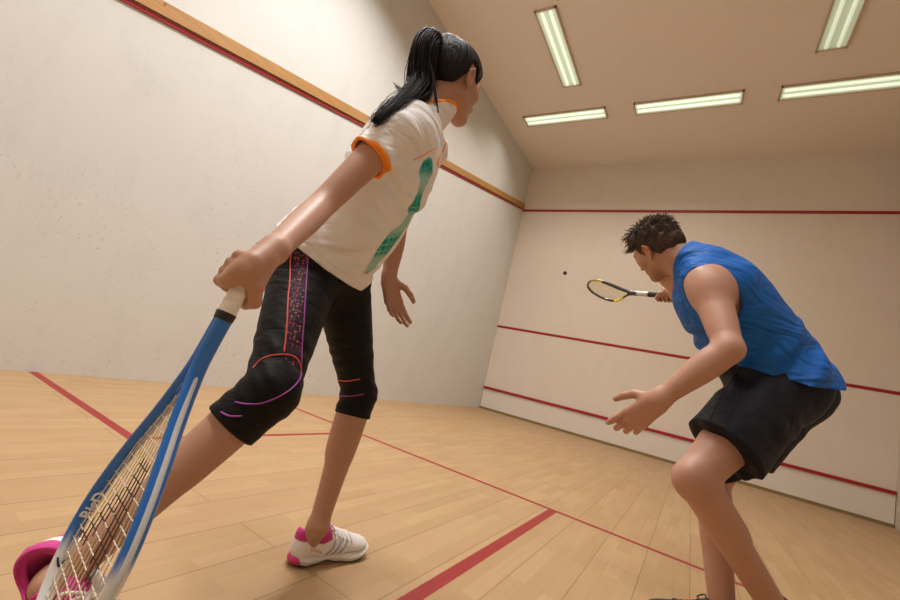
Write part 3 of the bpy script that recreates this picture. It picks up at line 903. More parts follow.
# ------------------------------------------------------------------ the woman
def build_woman():
    root = empty('person', tuple(P(322, 262, 1.27)*np.array([1, 1, 0])))
    tag(root, 'woman with a black ponytail, white shirt and black capri leggings, striding forward', 'person', 'players')
    pel = P(322, 262, 1.27); neck = P(424, 120, 1.27)
    hR, hL = P(305, 277, 1.20), P(340, 272, 1.34)
    kR, aR = P(271, 391, 0.90), P(55, 584, 0.72)
    kL, aL = P(359, 394, 1.44), P(318, 526, 1.32)
    sR, sL = P(391, 138, 1.10), P(427, 150, 1.42)
    eR, wR = P(321, 206, 0.96), P(274, 250, 0.70)
    eL, wL = P(398, 222, 1.49), P(389, 279, 1.45)
    up = N(neck-pel); rt = ortho(sR-sL, up); ft = np.cross(up, rt)          # spine, right, front
    rtp = ortho(hR-hL, up); ftp = np.cross(up, rtp)
    FT = np.stack([rt, ft, up]); FP = np.stack([rtp, ftp, up])
    chest = pel+up*.36+ft*.005
    # ---- head
    hc = P(454, 84, 1.36)
    hp, (hx, hy, hz, HF, HL) = head_prims(hc, DV(.60, -.30, .74), DV(.22, .95, .10), .97, True)
    nk = HL(0, -.030, -.045)
    torso = [ell(pel+up*.02, (.150, .105, .105), .05, FP),
             ell(hR-up*.0-ftp*.035+rtp*-.012, (.088, .098, .092), .05, FP), ell(hL-ftp*.035+rtp*.012, (.088, .098, .092), .05, FP),
             cone(pel+up*.06, pel+up*.22, .128, .115, .06, rtp, .76),
             ell(pel+up*.34, (.140, .098, .150), .06, FT),
             ell(pel+up*.44+ft*-.01, (.150, .085, .090), .05, FT),
             ell(chest+ft*.066+rt*.066-up*.01, (.056, .048, .058), .03, FT),
             ell(chest+ft*.066-rt*.066-up*.01, (.056, .048, .058), .03, FT),
             cone(neck-up*.02+rt*.02, sR+up*.012, .048, .046, .04), cone(neck-up*.02-rt*.02, sL+up*.012, .048, .046, .04),
             cone(neck-up*.05, nk, .054, .049, .03)]
    armR = chain([sR, sR*.35+eR*.65, eR, eR*.6+wR*.4, wR], [.046, .036, .0315, .0300, .0220], .03, k0=.04)
    armL = chain([sL, sL*.35+eL*.65, eL, eL*.6+wL*.4, wL], [.048, .041, .036, .036, .0235], .02, k0=.04)
    def legp(h, k, a, s, back):
        pr = chain([h, h*.5+k*.5, k], [.088, .070, .052], .03, k0=.05)
        pr += chain([k, k*.68+a*.32, k*.35+a*.65, a], [.051*min(1, s+.08), .050*s, .038*s, .031*s], .03)
        pr += [cone(k*.86+a*.14+back*.012, k*.55+a*.45+back*.012, .040*s, .036*s, .03), ell(k-back*.012, (.037, .037, .044), .03)]
        return pr
    def backdir(h, k, a):
        t = N(k-h)+N(a-k)*0; v = N((h+a)/2-k); return ortho(v, N(a-k))
    bR = backdir(hR, kR, aR); bL = backdir(hL, kL, aL)
    if bL @ ftp > 0: bL = ortho(-ftp, N(aL-kL))
    if bR @ ftp > 0: bR = ortho(-ftp, N(aR-kR))
    legR = legp(hR, kR, aR, .86, bR); legL = legp(hL, kL, aL, 1, bL)
    # feet inside the shoes
    fLd = N(np.array([.071, .272, 0])); heelL = np.array([2.900, 2.368, 0.0])
    footL = [cone(aL, heelL+fLd*.05+np.array([0, 0, .045]), .032, .028, .02), cone(heelL+fLd*.06+np.array([0, 0, .05]), heelL+fLd*.19+np.array([0, 0, .035]), .030, .026, .02)]
    ballR = aR+(N(DV(.97, 0, -.05)*np.array([1, 1, 0]))-np.array([0, 0, .80]))*.125
    fRd = N(ballR-aR)
    upR = ortho(aR-kR, fRd)*-1
    footR = [cone(aR, aR*.25+ballR*.75, .032, .027, .02)]
    ank = []
    for a, f in ((aL, fLd), (aR, fRd)):
        sd = N(np.cross(f, (kL-aL) if a is aL else (kR-aR)))
        ank += [ell(a+sd*.024, (.013,)*3, .02), ell(a-sd*.024+N((kL-aL))*.004, (.013,)*3, .02)]
    # ---- racket hand
    A = CR*-.34998-CU*.89354-CF*.28123; A = N(A)
    R20 = CAM+CR*-.35075+CU*-.02314+CF*.64818
    G0 = R20-A*.20                                               # butt of the handle
    e1 = ortho(DV(.30, .15, -1), A); e2 = ortho(DV(-1, .25, -.1), A)
    handR = grip_hand(wR, G0, A, e1, e2, .153, .110, .0175, 0.94, a0=25, a1=-8)
    # ---- free hand
    handL = open_hand(wL, DV(.26, -1, .05), DV(-.55, .10, .80), DV(1, .1, -.35), 0.92,
                      curl=(8, 14, 20, 24), curl2=(14, 16, 18, 20), splay=(4, 1, -4, -10),
                      thumb=((.55, .62, -.35), (.30, .95, -.25), (.15, .98, -.1)))
    body = torso+armR+armL+legR+legL+footL+footR+ank+hp+handR+handL
    fbody = Field(body)
    def skincol(v):
        c = np.ones((len(v), 3))
        q = (v-hc) @ HF.T
        lip = seg_dist(q, [np.array([-.020, .083, -.0545]), np.array([0, .092, -.055]), np.array([.020, .083, -.0545])])
        c = mixc(c, (.95, .45, .45), 1-sstep(lip, .005, .009))
        for sg in (-1, 1):
            br = seg_dist(q, [np.array([sg*.046, .075, .030]), np.array([sg*.030, .088, .036]), np.array([sg*.014, .092, .031])])
            c = mixc(c, (.10, .07, .06), 1-sstep(br, .003, .006))
            ls = seg_dist(q, [np.array([sg*.047, .081, .009]), np.array([sg*.031, .090, .013]), np.array([sg*.018, .090, .010])])
            c = mixc(c, (.07, .05, .05), 1-sstep(ls, .002, .0035))
        return c
    bo = sculpt('body', fbody, M_skin_w, root, color=skincol)
    for sg in (-1, 1):
        for nm, r, off, m in (('eye', .0118, 0, M_eye), ('iris', .0062, .0066, M_iris)):
            me = bpy.data.meshes.new(nm); b_ = bmesh.new(); bmesh.ops.create_uvsphere(b_, u_segments=20, v_segments=12, radius=r)
            b_.to_mesh(me); b_.free(); me.transform(Matrix.Translation(Vector(HL(sg*.031, .0795+off, .004)))); e_ = link(nm, me, m, root)

    # ---- leggings
    def hemclip(k, a, t): n = N(a-k); return [(k+(a-k)*t, n)]
    cR, cL = hemclip(kR, aR, .215), hemclip(kL, aL, .165)
    leg = [ell(pel+up*.02, (.155, .110, .110), .05, FP),
           ell(hR-ftp*.035-rtp*.012, (.093, .103, .097), .05, FP), ell(hL-ftp*.035+rtp*.012, (.093, .103, .097), .05, FP),
           cone(pel+up*.04, pel+up*.12, .136, .128, .05, rtp, .78)]
    for h, k, a, b, cl, lo in ((hR, kR, aR, bR, cR, .056), (hL, kL, aL, bL, cL, .060)):
        leg += chain([h, h*.5+k*.5, k], [.094, .076, .057], .03, k0=.05)
        leg += [cone(k, k*.75+a*.25, .0585, lo, .02, clip=cl), ell(k-b*.012, (.041, .041, .048), .03, clip=cl),
                cone(k*.86+a*.14+b*.004, k*.66+a*.34+b*.006, .050, .052, .02, clip=cl)]
    kdR, kdL = N(kR-hR), N(kL-hL)
    def legpost(p, d):
        d = np.maximum(d, (p-(pel+up*.09)) @ up)
        w = np.zeros(len(p))
        for h, k, a, b in ((hR, kR, aR, bR), (hL, kL, aL, bL)):
            ax = N(k-h); t = (p-h) @ ax; s_ = (p-h) @ b
            near = np.exp(-((np.linalg.norm(p-(h+k)/2, axis=1))/.26)**2)
            w += near*(.0016*np.sin(t*150+s_*55+2*np.sin(s_*30))*sstep(np.sin(t*31+s_*12+1.0), -.2, .8))
            kk = np.exp(-(np.linalg.norm(p-(k+b*.03), axis=1)/.09)**2)
            w += kk*.0022*np.sin(((p-k) @ N(a-k))*190+s_*40)
        return d-w
    fleg0 = Field(leg, legpost)
    fleg = fleg0
    # side panel on the outer right thigh, dotted
    pan_px = [(292, 246), (290, 280), (288, 315), (286, 352)]
    pr_px = [(304, 247), (302, 285), (300, 320), (299, 352)]
    pc, _ = hit(fleg0, catmull([(299, 232), (299, 262), (296, 295), (294, 330), (293, 358)], 6))
    pwid = np.linspace(.0200, .0185, len(pc))
    axp = N(kR-hR)
    def legcol(v):
        c = np.tile(np.array([.0042, .0038, .0042]), (len(v), 1))
        d = seg_dist(v, pc, pwid)
        m = 1-sstep(d, -.001, .0015)
        c = mixc(c, (.030, .012, .028), m)
        # printed dots on a square lattice along the thigh
        u_ = (v-kR) @ axp; s_ = (v-kR) @ ortho(CR, axp)
        g = .0068
        iu, is_ = np.round(u_/g), np.round(s_/g)
        rr = np.hypot(u_-iu*g, s_-is_*g)
        hsh = np.modf(np.abs(np.sin(iu*12.9898+is_*78.233)*43758.5453))[0]
        dm = m*(rr < .0018)*(hsh > .45)
        colr = np.where((hsh > .8)[:, None], np.array([.50, .24, .12]), np.where((hsh > .6)[:, None], np.array([.55, .06, .12]), np.array([.30, .10, .16])))
        c = c*(1-dm[:, None])+colr*dm[:, None]
        return c
    lo = sculpt('leggings', fleg, M_leg, root, color=legcol)
    seam('piping', fleg0, [(296, 244), (291, 255), (290, 278), (288, 300), (287, 325), (284, 352)], .0017, M_coral, lo)
    seam('piping', fleg0, [(308, 258), (306, 285), (304, 318), (302, 345), (301, 368)], .0017, M_purple, lo)
    seam('piping', fleg0, [(253, 368), (262, 359), (275, 355), (290, 355), (298, 360), (301, 370)], .0016, M_coral, lo)
    seam('piping', fleg0, [(301, 370), (300, 378), (292, 388), (278, 397), (262, 403), (248, 404), (235, 402)], .0016, M_purple, lo)
    seam('piping', fleg0, [(221, 412), (230, 416), (242, 416)], .0016, M_purple, lo, n=5)
    seam('piping', fleg0, [(335, 380), (347, 381), (360, 379)], .0018, M_coral, lo, n=5)
    seam('piping', fleg0, [(341, 396), (352, 396), (364, 394)], .0018, M_purple, lo, n=5)

    # ---- shirt
    slv_n = N(eR-sR); slv_c = sR+slv_n*.098
    slL_n = N(eL-sL); slL_c = sL+slL_n*.145
    sh = [cone(pel-up*.06-ft*.004, pel+up*.16+ft*.020, .158, .142, .05, rtp, .80),
          ell(pel+up*.02-ftp*.03, (.160, .112, .110), .05, FP),
          cone(pel+up*.15+ft*.022, pel+up*.34+ft*.026, .142, .140, .06, rt, .84),
          ell(pel+up*.36, (.152, .110, .150), .05, FT),
          ell(pel+up*.44+ft*-.008, (.158, .096, .092), .05, FT),
          ell(chest+ft*.064-up*.012, (.122, .056, .075), .04, FT),
          cone(neck-up*.035+rt*.02, sR+up*.010, .056, .056, .04), cone(neck-up*.035-rt*.02, sL+up*.010, .056, .056, .04),
          cone(sR, sR+slv_n*.20, .058, .0490, .035),
          cone(sL, sL+slL_n*.20, .058, .0490, .035)]
    # hem plane through three points of the lower edge
    h1, h2 = P(294, 239, 1.20), P(357, 292, 1.20); h3 = P(332, 262, 1.42)
    hem_n = N(np.cross(h2-h1, h3-h1)); hem_n = hem_n if hem_n @ up < 0 else -hem_n
    ridge = lambda x: (1-np.abs(np.sin(x)))**2.5
    def folds(p):
        q = p-pel; a_ = q @ rt; b_ = q @ ft; c_ = q @ up
        w = .0058*np.sin(c_*62+b_*44+1.6*np.sin(c_*19+b_*11)+a_*8)*sstep(np.sin(c_*12+b_*19+a_*9+.6), -.6, .6)
        w += .0050*ridge(c_*21+b_*17+1.3*np.sin(b_*13+c_*5)+a_*3+.4)*sstep(np.sin(c_*9+b_*15-a_*7+1.8), -.3, .7)
        w += .0026*np.sin(c_*105-b_*46+a_*22)*sstep(np.sin(c_*21-b_*9+2), -.2, .8)
        arm = np.exp(-((np.linalg.norm(p-sR-slv_n*.06, axis=1))/.10)**2)
        w += arm*.0030*np.sin(((p-sR) @ ortho(CR, slv_n))*75+((p-sR) @ slv_n)*20)
        return w*sstep(np.abs(c_-.2), .0, .05)*.5+w*.5
    neckn = N(nk-neck+up*.02)
    def sleevecut(p, d):
        for c_, n_, s_ in ((slv_c, slv_n, sR), (slL_c, slL_n, sL)):
            q = p-c_; t = q @ n_; ax = np.linalg.norm(q-t[:, None]*n_, axis=1)
            d = np.maximum(d, np.minimum(t, .074-ax))
        return d
    ftor = Field(torso[:-1]+leg[:4])
    def shp(p, d): return smin(d, ftor.raw(p)-.010, .02)-folds(p)
    def shirtpost(p, d):
        d = shp(p, d)
        hd = (p-h1) @ hem_n
        ac = np.minimum(np.maximum(np.abs((p-slv_c) @ slv_n)-.03, np.linalg.norm(p-slv_c, axis=1)-.085), np.maximum(np.abs((p-slL_c) @ slL_n)-.03, np.linalg.norm(p-slL_c, axis=1)-.085))
        cav = np.maximum(d+.0065, np.minimum(-hd-.05, ac))
        d = np.maximum(d, -cav)
        d = sleevecut(p, d)
        d = np.maximum(d, hd)
        return np.maximum(d, (p-(neck+up*.012)) @ N(up-.25*ft))
    fsh0 = Field(sh, shp)
    fsh = Field(sh, shirtpost)
    pt, pok = hit(fsh0, catmull([(430, 162), (427, 172), (423, 185), (419, 197), (414, 210), (404, 226), (392, 240), (381, 255), (369, 270)], 4))
    pt = pt[pok]; prad = np.interp(np.linspace(0, 1, len(pt)), [0, .12, .25, .33, .45, .6, .72, .85, 1], [.012, .033, .018, .016, .022, .019, .031, .033, .016])
    def shirtcol(v):
        c = np.tile(np.array([.86, .85, .85]), (len(v), 1))
        d = seg_dist(v, pt, prad)
        m = 1-sstep(d, -.002, .0015)
        q = v-pel; a_ = q @ rt; b_ = q @ ft; c_ = q @ up
        pat = np.sin(c_*190+np.sin(a_*90)*1.6)*np.sin(a_*210+c_*60)
        teal = np.where((pat > .1)[:, None], np.array([.010, .27, .24]), np.array([.035, .40, .34]))
        fade = sstep(np.sin(c_*43+a_*25), -.9, .6)
        teal = teal*fade[:, None]+np.array([.35, .62, .56])*(1-fade[:, None])
        c = c*(1-m[:, None])+teal*m[:, None]
        ln = (np.abs(np.sin(c_*120+a_*60)) < .10) | (np.abs(np.sin(c_*75-a_*130+1)) < .09)
        c = mixc(c, (.62, .62, .25), m*ln*(c_ < .30)*.8)
        tail = np.linalg.norm(v-pt[-1], axis=1)
        c = mixc(c, (.85, .50, .28), (1-sstep(tail, .012, .034))*.55*(1-m))
        e = np.abs((v-h1) @ hem_n+.022)
        return mixc(c, (.66, .63, .60), (1-sstep(e, .0008, .002))*.5)
    so = sculpt('shirt', fsh, M_shirt, root, color=shirtcol)
    # orange sleeve bindings
    for (s_, n_, c_, r_) in ((sR, slv_n, slv_c, .0), (sL, slL_n, slL_c, .0)):
        fc = Field(sh, lambda p, d, c_=c_, n_=n_, s_=s_: np.maximum(np.maximum(np.maximum(shp(p, d)-.0030, -(shp(p, d)+.0085)), np.abs((p-c_+n_*.0045) @ n_)-.0055), np.linalg.norm((p-c_)-((p-c_) @ n_)[:, None]*n_, axis=1)-.0605))
        sculpt('sleeve_binding', fc, M_orange, so, res=.0022)
    # stand collar: flares open at the throat
    cb, ct = neck-up*.045+ft*.004, neck+neckn*.040+ft*.010
    ctn = N(neckn*.62-ft*.78)
    colp = [cone(cb, ct+neckn*.05, .063, .061, .02, rt, .97)]
    def colpost(p, d, t=.0055):
        d = np.maximum(d, -(d+t))
        d = np.maximum(d, (p-ct) @ ctn)
        return np.maximum(d, -((p-(neck-up*.030)) @ N(up+.55*ft)))
    def cedge(v):
        c = np.tile(np.array([.86, .85, .85]), (len(v), 1))
        return mixc(c, (.98, .30, .02), sstep((v-ct) @ ctn, -.011, -.009))
    sculpt('collar', Field(colp, colpost), M_shirt, so, res=.0024, color=cedge)
    fcol = Field(sh+colp, shp)
    seam('shoulder_seam', fcol, [(414, 160), (422, 156), (430, 151), (437, 148)], .0016, M_orange, so, n=5)
    seam('zip', fcol, [(447, 140), (443, 150), (439, 158), (437, 166)], .0028, M_orange, so, n=5)

    # ---- hair: cap drawn back to a high ponytail
    tie = HL(0, -.082, .092)
    def capclip(p, d):
        q = (p-hc) @ HF.T
        zl = np.interp(q[:, 1], [-.12, -.07, -.045, -.030, -.018, .008, .02, .035, .05, .07, .09], [-.058, -.058, -.042, -.010, .046, .044, .012, .006, .040, .062, .074])
        r = p-tie; ang = np.arctan2(r @ hx, r @ hy)
        g = .0011*np.sin(ang*58+6*np.sin(ang*7))+.0008*np.sin(ang*131+q[:, 2]*40)
        return smax(d-g, (zl-q[:, 2])*.75, .008)
    cap = [ell(HL(0, -.013, .038), (.084, .104, .091), .02, HF), cone(HL(0, -.062, .06), tie, .045, .022, .03), ell(HL(0, -.05, -.01), (.066, .058, .055), .03, HF)]
    ho = sculpt('hair', Field(cap, capclip), M_hair_w, root, res=.0022)
    # ponytail: rises from the tie, falls over the back and right shoulder
    spine = [tie+HL(0, -.004, 0)-hc, ] 
    path = [tie, P(437, 45, 1.30), P(430, 41, 1.27), P(424, 52, 1.25), P(421, 72, 1.245), P(419, 88, 1.23), P(406, 101, 1.16), P(389, 110, 1.06), P(374, 122, 1.01)]
    pr_ = [.016, .030, .038, .042, .044, .040, .030, .020, .008]
    core = catmull(path, 8); crad = np.interp(np.linspace(0, 1, len(core)), np.linspace(0, 1, len(pr_)), pr_)
    mbp = MB(); mbp.tube(core[:-6], crad[:-6]*.66, 14); pon = mbp.build('ponytail', M_hair_w, ho)
    T_ = np.gradient(core, axis=0); T_ /= np.linalg.norm(T_, axis=1)[:, None]
    n1 = np.array([ortho(CF, t) for t in T_]); n2 = np.cross(T_, n1)
    mbs = MB()
    R2 = random.Random(3)
    fshc = fsh0
    for i in range(330):
        th = R2.uniform(0, 2*math.pi); rr = math.sqrt(R2.uniform(.15, 1)); end = int(len(core)*min(1, R2.uniform(.78, 1.25)))
        ph, fq, am = R2.uniform(0, 6), R2.uniform(.06, .16), R2.uniform(.0, .013)
        tw = R2.uniform(-.03, .03)
        pts = []
        for j in range(0, end, 2):
            a_ = th+tw*j; o_ = am*math.sin(ph+fq*j*2)
            pts.append(core[j]+(n1[j]*math.cos(a_)+n2[j]*math.sin(a_))*(crad[j]*rr+o_*(j/end)))
        pts = np.array(pts); w_ = np.linspace(1, .25, len(pts))*R2.uniform(.0012, .0024)
        mbs.tube(pts, w_, 4)
    # a few loose wisps
    for a_, b_, c_ in ((P(412, 78, 1.24), P(404, 90, 1.22), P(394, 83, 1.20)), (P(410, 86, 1.24), P(402, 92, 1.22), P(395, 86, 1.20)),
                       (P(430, 66, 1.22), P(434, 86, 1.20), P(436, 106, 1.20)), (P(431, 74, 1.22), P(435, 92, 1.19), P(438, 113, 1.19))):
        for k_ in range(7):
            j_ = np.array([R2.uniform(-1, 1) for _ in range(9)]).reshape(3, 3)*.004
            mbs.tube(catmull([a_+j_[0], b_+j_[1], c_+j_[2]], 6), np.linspace(.0013, .0004, 13), 4)
    mbs.build('strands', M_hair_w, pon)
    mbt = MB(); tc_ = core[1]; ring = [tie+ (hx*math.cos(t)+ortho(hy, N(core[3]-core[0]))*math.sin(t))*.017 for t in np.linspace(0, 2*math.pi, 20, endpoint=False)]
    mbt.tube(ring, .004, 6, closed=True); mbt.build('hair_tie', simple('hair_elastic', (.02, .02, .02), .6), ho)

    # ---- shoes
    shoe(root, heelL, fLd, np.array([0, 0, 1.0]), .285, 'w')
    up_r = ortho(np.array([0, 0, 1.0])+DV(-.1, 0, -.25), fRd)
    up_r = ortho(aR-ballR, fRd) if False else up_r
    shoe(root, aR-fRd*.078-up_r*.080, fRd, up_r, .305, 'w', label='right shoe at the lower left corner, heel lifted')
    return G0, A, e1, e2
# ------------------------------------------------------------------ the man
def build_man():
    root = empty('person', tuple(P(790, 390, 1.53)*np.array([1, 1, 0])))
    tag(root, 'man in sleeveless blue top and dark navy shorts crouching with one arm stretched forward', 'person', 'players')
    hL, hR = P(771, 392, 1.45), P(780, 396, 1.62)
    pel = (hL+hR)/2+DV(0, 1, 0)*.01
    neck = P(694, 262, 1.54)
    sL, sR = P(708, 284, 1.42), P(676, 272, 1.74)
    kL, aL = P(694, 479, 1.31), P(775, 610, 1.35)
    kR, aR = P(711, 481, 1.58), P(723, 618, 1.46)
    eL, wL = P(729, 349, 1.23), P(658, 400, 1.27)
    eR, wR = P(679, 292, 1.98), P(676, 295, 2.20)
    up = N(neck-pel); rt = ortho(sR-sL, up); ft = np.cross(up, rt)
    rtp = ortho(hR-hL, up); ftp = np.cross(up, rtp)
    FT = np.stack([rt, ft, up]); FP = np.stack([rtp, ftp, up])
    hc = P(658, 250, 1.66)
    hp, (hx, hy, hz, HF, HL) = head_prims(hc, DV(-.32, -.47, .82), DV(-.38, .80, .44), .96)
    nk = HL(0, -.035, -.045)
    chest = pel+up*.40
    torso = [ell(pel+up*.02, (.165, .120, .115), .05, FP),
             ell(hL-ftp*.045+rtp*.012, (.100, .115, .105), .05, FP), ell(hR-ftp*.045-rtp*.012, (.100, .115, .105), .05, FP),
             cone(pel+up*.06-ft*.01, pel+up*.26-ft*.015, .155, .160, .06, rtp, .84),
             ell(pel+up*.37-ft*.01, (.175, .130, .165), .06, FT),
             ell(pel+up*.465-ft*.015, (.180, .100, .095), .05, FT),
             ell(chest+ft*.070+rt*.075+up*.02, (.080, .040, .065), .03, FT), ell(chest+ft*.070-rt*.075+up*.02, (.080, .040, .065), .03, FT),
             cone(neck-up*.035+rt*.03, sR+up*.006, .052, .056, .05), cone(neck-up*.035-rt*.03, sL+up*.006, .052, .056, .05),
             cone(neck-up*.05, nk, .066, .060, .03)]
    def arm(s, e, w, out):
        pr = chain([s, s*.7+e*.3, s*.3+e*.7, e], [.060, .054, .046, .038], .025, k0=.05)
        pr += [ell(s*.86+e*.14+out*.010, (.056, .056, .062), .04)]
        pr += chain([e, e*.72+w*.28, w], [.039, .043, .027], .02)
        pr += [cone(w, w+(w-e)*.02, .029, .028, .02)]
        return pr
    armL = arm(sL, eL, wL, -rt); armR = arm(sR, eR, wR, rt)
    def legp(h, k, a, back):
        pr = chain([h, h*.5+k*.5, k], [.100, .082, .056], .03, k0=.05)
        pr += chain([k, k*.68+a*.32, k*.30+a*.70, a], [.054, .052, .046, .041], .03)
        pr += [cone(k*.86+a*.14+back*.010, k*.58+a*.42+back*.014, .045, .042, .035), ell(k-back*.010, (.043, .043, .050), .03),
               cone(k-back*.02, k*.85+a*.15-back*.012, .036, .030, .02)]
        return pr
    bdir = lambda h, k, a: ortho((h+a)/2-k, N(a-k))
    bL, bR = bdir(hL, kL, aL), bdir(hR, kR, aR)
    legL, legR = legp(hL, kL, aL, bL), legp(hR, kR, aR, bR)
    ftd = DV(-.85, 0, .20); ftd = N(ftd*np.array([1, 1, 0]))
    ballL = np.array([*(aL+ftd*.095)[:2], .045]); fLd = N(ballL-aL+np.array([0, 0, .035]))
    heelR = np.array([*(aR-ftd*.05)[:2], 0.0])
    feet = [cone(aL, aL*.2+ballL*.8, .036, .030, .02), cone(aR, heelR+ftd*.06+np.array([0, 0, .05]), .036, .034, .02),
            cone(heelR+ftd*.07+np.array([0, 0, .052]), heelR+ftd*.20+np.array([0, 0, .035]), .033, .028, .02)]
    handL = open_hand(wL, DV(-.58, -.68, .45), DV(.05, .55, -.83), DV(-.45, .9, -.2), 1.06,
                      curl=(10, 20, 26, 30), curl2=(16, 20, 20, 18), splay=(6, 1, -3, -7),
                      thumb=((.72, .62, -.15), (.42, .90, -.1), (.25, .97, -.05)), fr=1.08)
    tip = P(584, 289, 2.84); gr = P(668, 296, 2.24)
    A = N(tip-gr); G0 = gr-A*.085
    e1 = ortho(wR-gr, A); e2 = np.cross(A, e1); e2 = e2 if e2 @ CU > 0 else -e2
    handR = grip_hand(wR, G0, A, ortho(DV(.3, .3, -1), A), ortho(DV(-.2, 1, .3), A), .118, .052, .0165, 1.05, a0=30)
    body = torso+armL+armR+legL+legR+feet+hp+handL+handR
    def skincol(v):
        c = np.ones((len(v), 3)); q = ((v-hc) @ HF.T)/.96
        lip = seg_dist(q, [np.array([-.020, .083, -.0545]), np.array([0, .092, -.055]), np.array([.020, .083, -.0545])])
        c = mixc(c, (.92, .62, .58), 1-sstep(lip, .004, .008))
        st = (1-sstep(q[:, 2], -.045, -.022))*sstep(q[:, 2], -.125, -.095)*sstep(q[:, 1], .0, .025)
        c = mixc(c, (.62, .56, .54), st*.6)
        for sg in (-1, 1):
            br = seg_dist(q, [np.array([sg*.046, .075, .028]), np.array([sg*.030, .088, .033]), np.array([sg*.014, .092, .028])])
            c = mixc(c, (.20, .14, .11), 1-sstep(br, .004, .008))
            ear = np.linalg.norm((q-np.array([sg*.078, -.01, 0]))/np.array([.02, .022, .035]), axis=1)
            c = mixc(c, (1.1, .82, .76), (1-sstep(ear, .7, 1.2))*.6)
        # fingernail paleness at the thumb tip is left to the light
        return c
    sculpt('body', Field(body), M_skin_m, root, color=skincol)
    for sg in (-1, 1):
        for nm, r, off, m in (('eye', .0125, 0, M_eye), ('iris', .0064, .0072, M_iris)):
            me = bpy.data.meshes.new(nm); b_ = bmesh.new(); bmesh.ops.create_uvsphere(b_, u_segments=20, v_segments=12, radius=r)
            b_.to_mesh(me); b_.free(); me.transform(Matrix.Translation(Vector(HL(sg*.031, .0790+off, .004)))); link(nm, me, m, root)
    # ---- shorts
    cl = lambda h, k, t: [(h+(k-h)*t, N(N(k-h)*.92+ftp*.10))]
    shp = [ell(pel+up*.02, (.175, .132, .120), .05, FP),
           ell(hL-ftp*.048+rtp*.010, (.115, .130, .118), .05, FP), ell(hR-ftp*.048-rtp*.010, (.115, .130, .118), .05, FP),
           cone(pel+up*.04, pel+up*.27, .160, .158, .05, rtp, .86, clip=[(pel+up*.24, up)])]
    for h, k, t in ((hL, kL, .66), (hR, kR, .60)):
        b_ = ortho(-ftp, N(k-h))
        shp += [cone(h, h*.15+k*.85, .117, .112, .035, rtp, 1.0, clip=cl(h, k, t)), cone(h+b_*.02, h*.2+k*.8+b_*.022, .110, .106, .03, clip=cl(h, k, t))]
    def fold2(p):
        w = np.zeros(len(p))
        for h, k in ((hL, kL), (hR, kR)):
            ax = N(k-h); q = p-h; t = q @ ax; s_ = q @ ortho(ftp, ax); n_ = q @ ortho(rtp, ax)
            w += .5*(.0050*np.sin(s_*48+t*26+n_*22)*sstep(t, .03, .2)+.0035*np.sin(t*70+s_*35+1.5*np.sin(s_*20))*sstep(np.sin(t*17+s_*8), -.4, .8))
        return w
    fth = Field(legL[:2]+legR[:2]+torso[:3])
    def post0(p, d):
        lim = np.full(len(p), 9.0)
        for h, k, t in ((hL, kL, .58), (hR, kR, .52)):
            lim = np.minimum(lim, np.maximum((p-(h+(k-h)*t)) @ N(k-h), np.linalg.norm(p-(h+(k-h)*t*.5), axis=1)-.3))
        b_ = np.maximum(fth.raw(p)-.010, lim)
        return smin(d, b_, .01)-fold2(p)
    fs0 = Field(shp, post0)
    def spost(p, d):
        d = post0(p, d); dep = np.full(len(p), 9.0)
        for h, k, t in ((hL, kL, .66), (hR, kR, .60)):
            o, n = cl(h, k, t)[0]
            dep = np.minimum(dep, np.maximum(-((p-o) @ n)-.06, np.linalg.norm(p-o, axis=1)-.17))
        return np.maximum(d, -np.maximum(d+.008, dep))
    fs = Field(shp, spost)
    def scol(v):
        c = np.tile(np.array([.0085, .0095, .016]), (len(v), 1))
        for h, k, t in ((hL, kL, .66), (hR, kR, .60)):
            o, n = cl(h, k, t)[0]
            e = np.abs((v-o) @ n+.020); nr = np.linalg.norm(v-o, axis=1) < .2
            c = mixc(c, (.004, .004, .006), (1-sstep(e, .001, .0022))*.8*nr)
        return c
    so = sculpt('shorts', fs, M_short, root, color=scol)
    M_seam = simple('shorts_stitch', (.004, .004, .007), .7)
    seam('side_seam', fs0, [(741, 366), (728, 385), (716, 405), (706, 430)], .0012, M_seam, so, t0=.7)
    seam('side_seam', fs0, [(755, 372), (743, 390), (731, 411), (722, 436)], .0012, M_seam, so, t0=.7)
    # ---- sleeveless top
    vp = [cone(pel-up*.07-ft*.015, pel+up*.18-ft*.02, .182, .172, .05, rtp, .90),
          ell(pel+up*.0-ftp*.045, (.178, .128, .115), .05, FP),
          cone(pel+up*.16-ft*.02, pel+up*.36-ft*.015, .172, .180, .06, rt, .82),
          ell(pel+up*.38, (.182, .131, .160), .05, FT),
          ell(pel+up*.465-ft*.020, (.188, .112, .100), .05, FT),
          ell(chest+ft*.070+up*.02, (.150, .050, .080), .04, FT),
          cone(neck-up*.030+rt*.03, sR*.75+neck*.25+up*.010, .062, .062, .05), cone(neck-up*.040-rt*.03, sL*.75+neck*.25+up*.010, .062, .062, .05)]
    ndir = N(nk-neck)
    vp.append(cone(neck-ndir*.06, neck+ndir*.08, .076, .070, .03))
    h1, h2 = P(731, 368, 1.36), P(838, 377, 1.52); h3 = h1+rt*.3
    hem_n = N(np.cross(h2-h1, h3-h1)); hem_n = hem_n if hem_n @ up < 0 else -hem_n
    oL = ortho(-rt*1.0-up*.10, N(ft)); 
    def armhole(p, s, o):
        # scooped armhole: everything outboard of a plane and a wide tube along the arm
        q = p-s
        return q
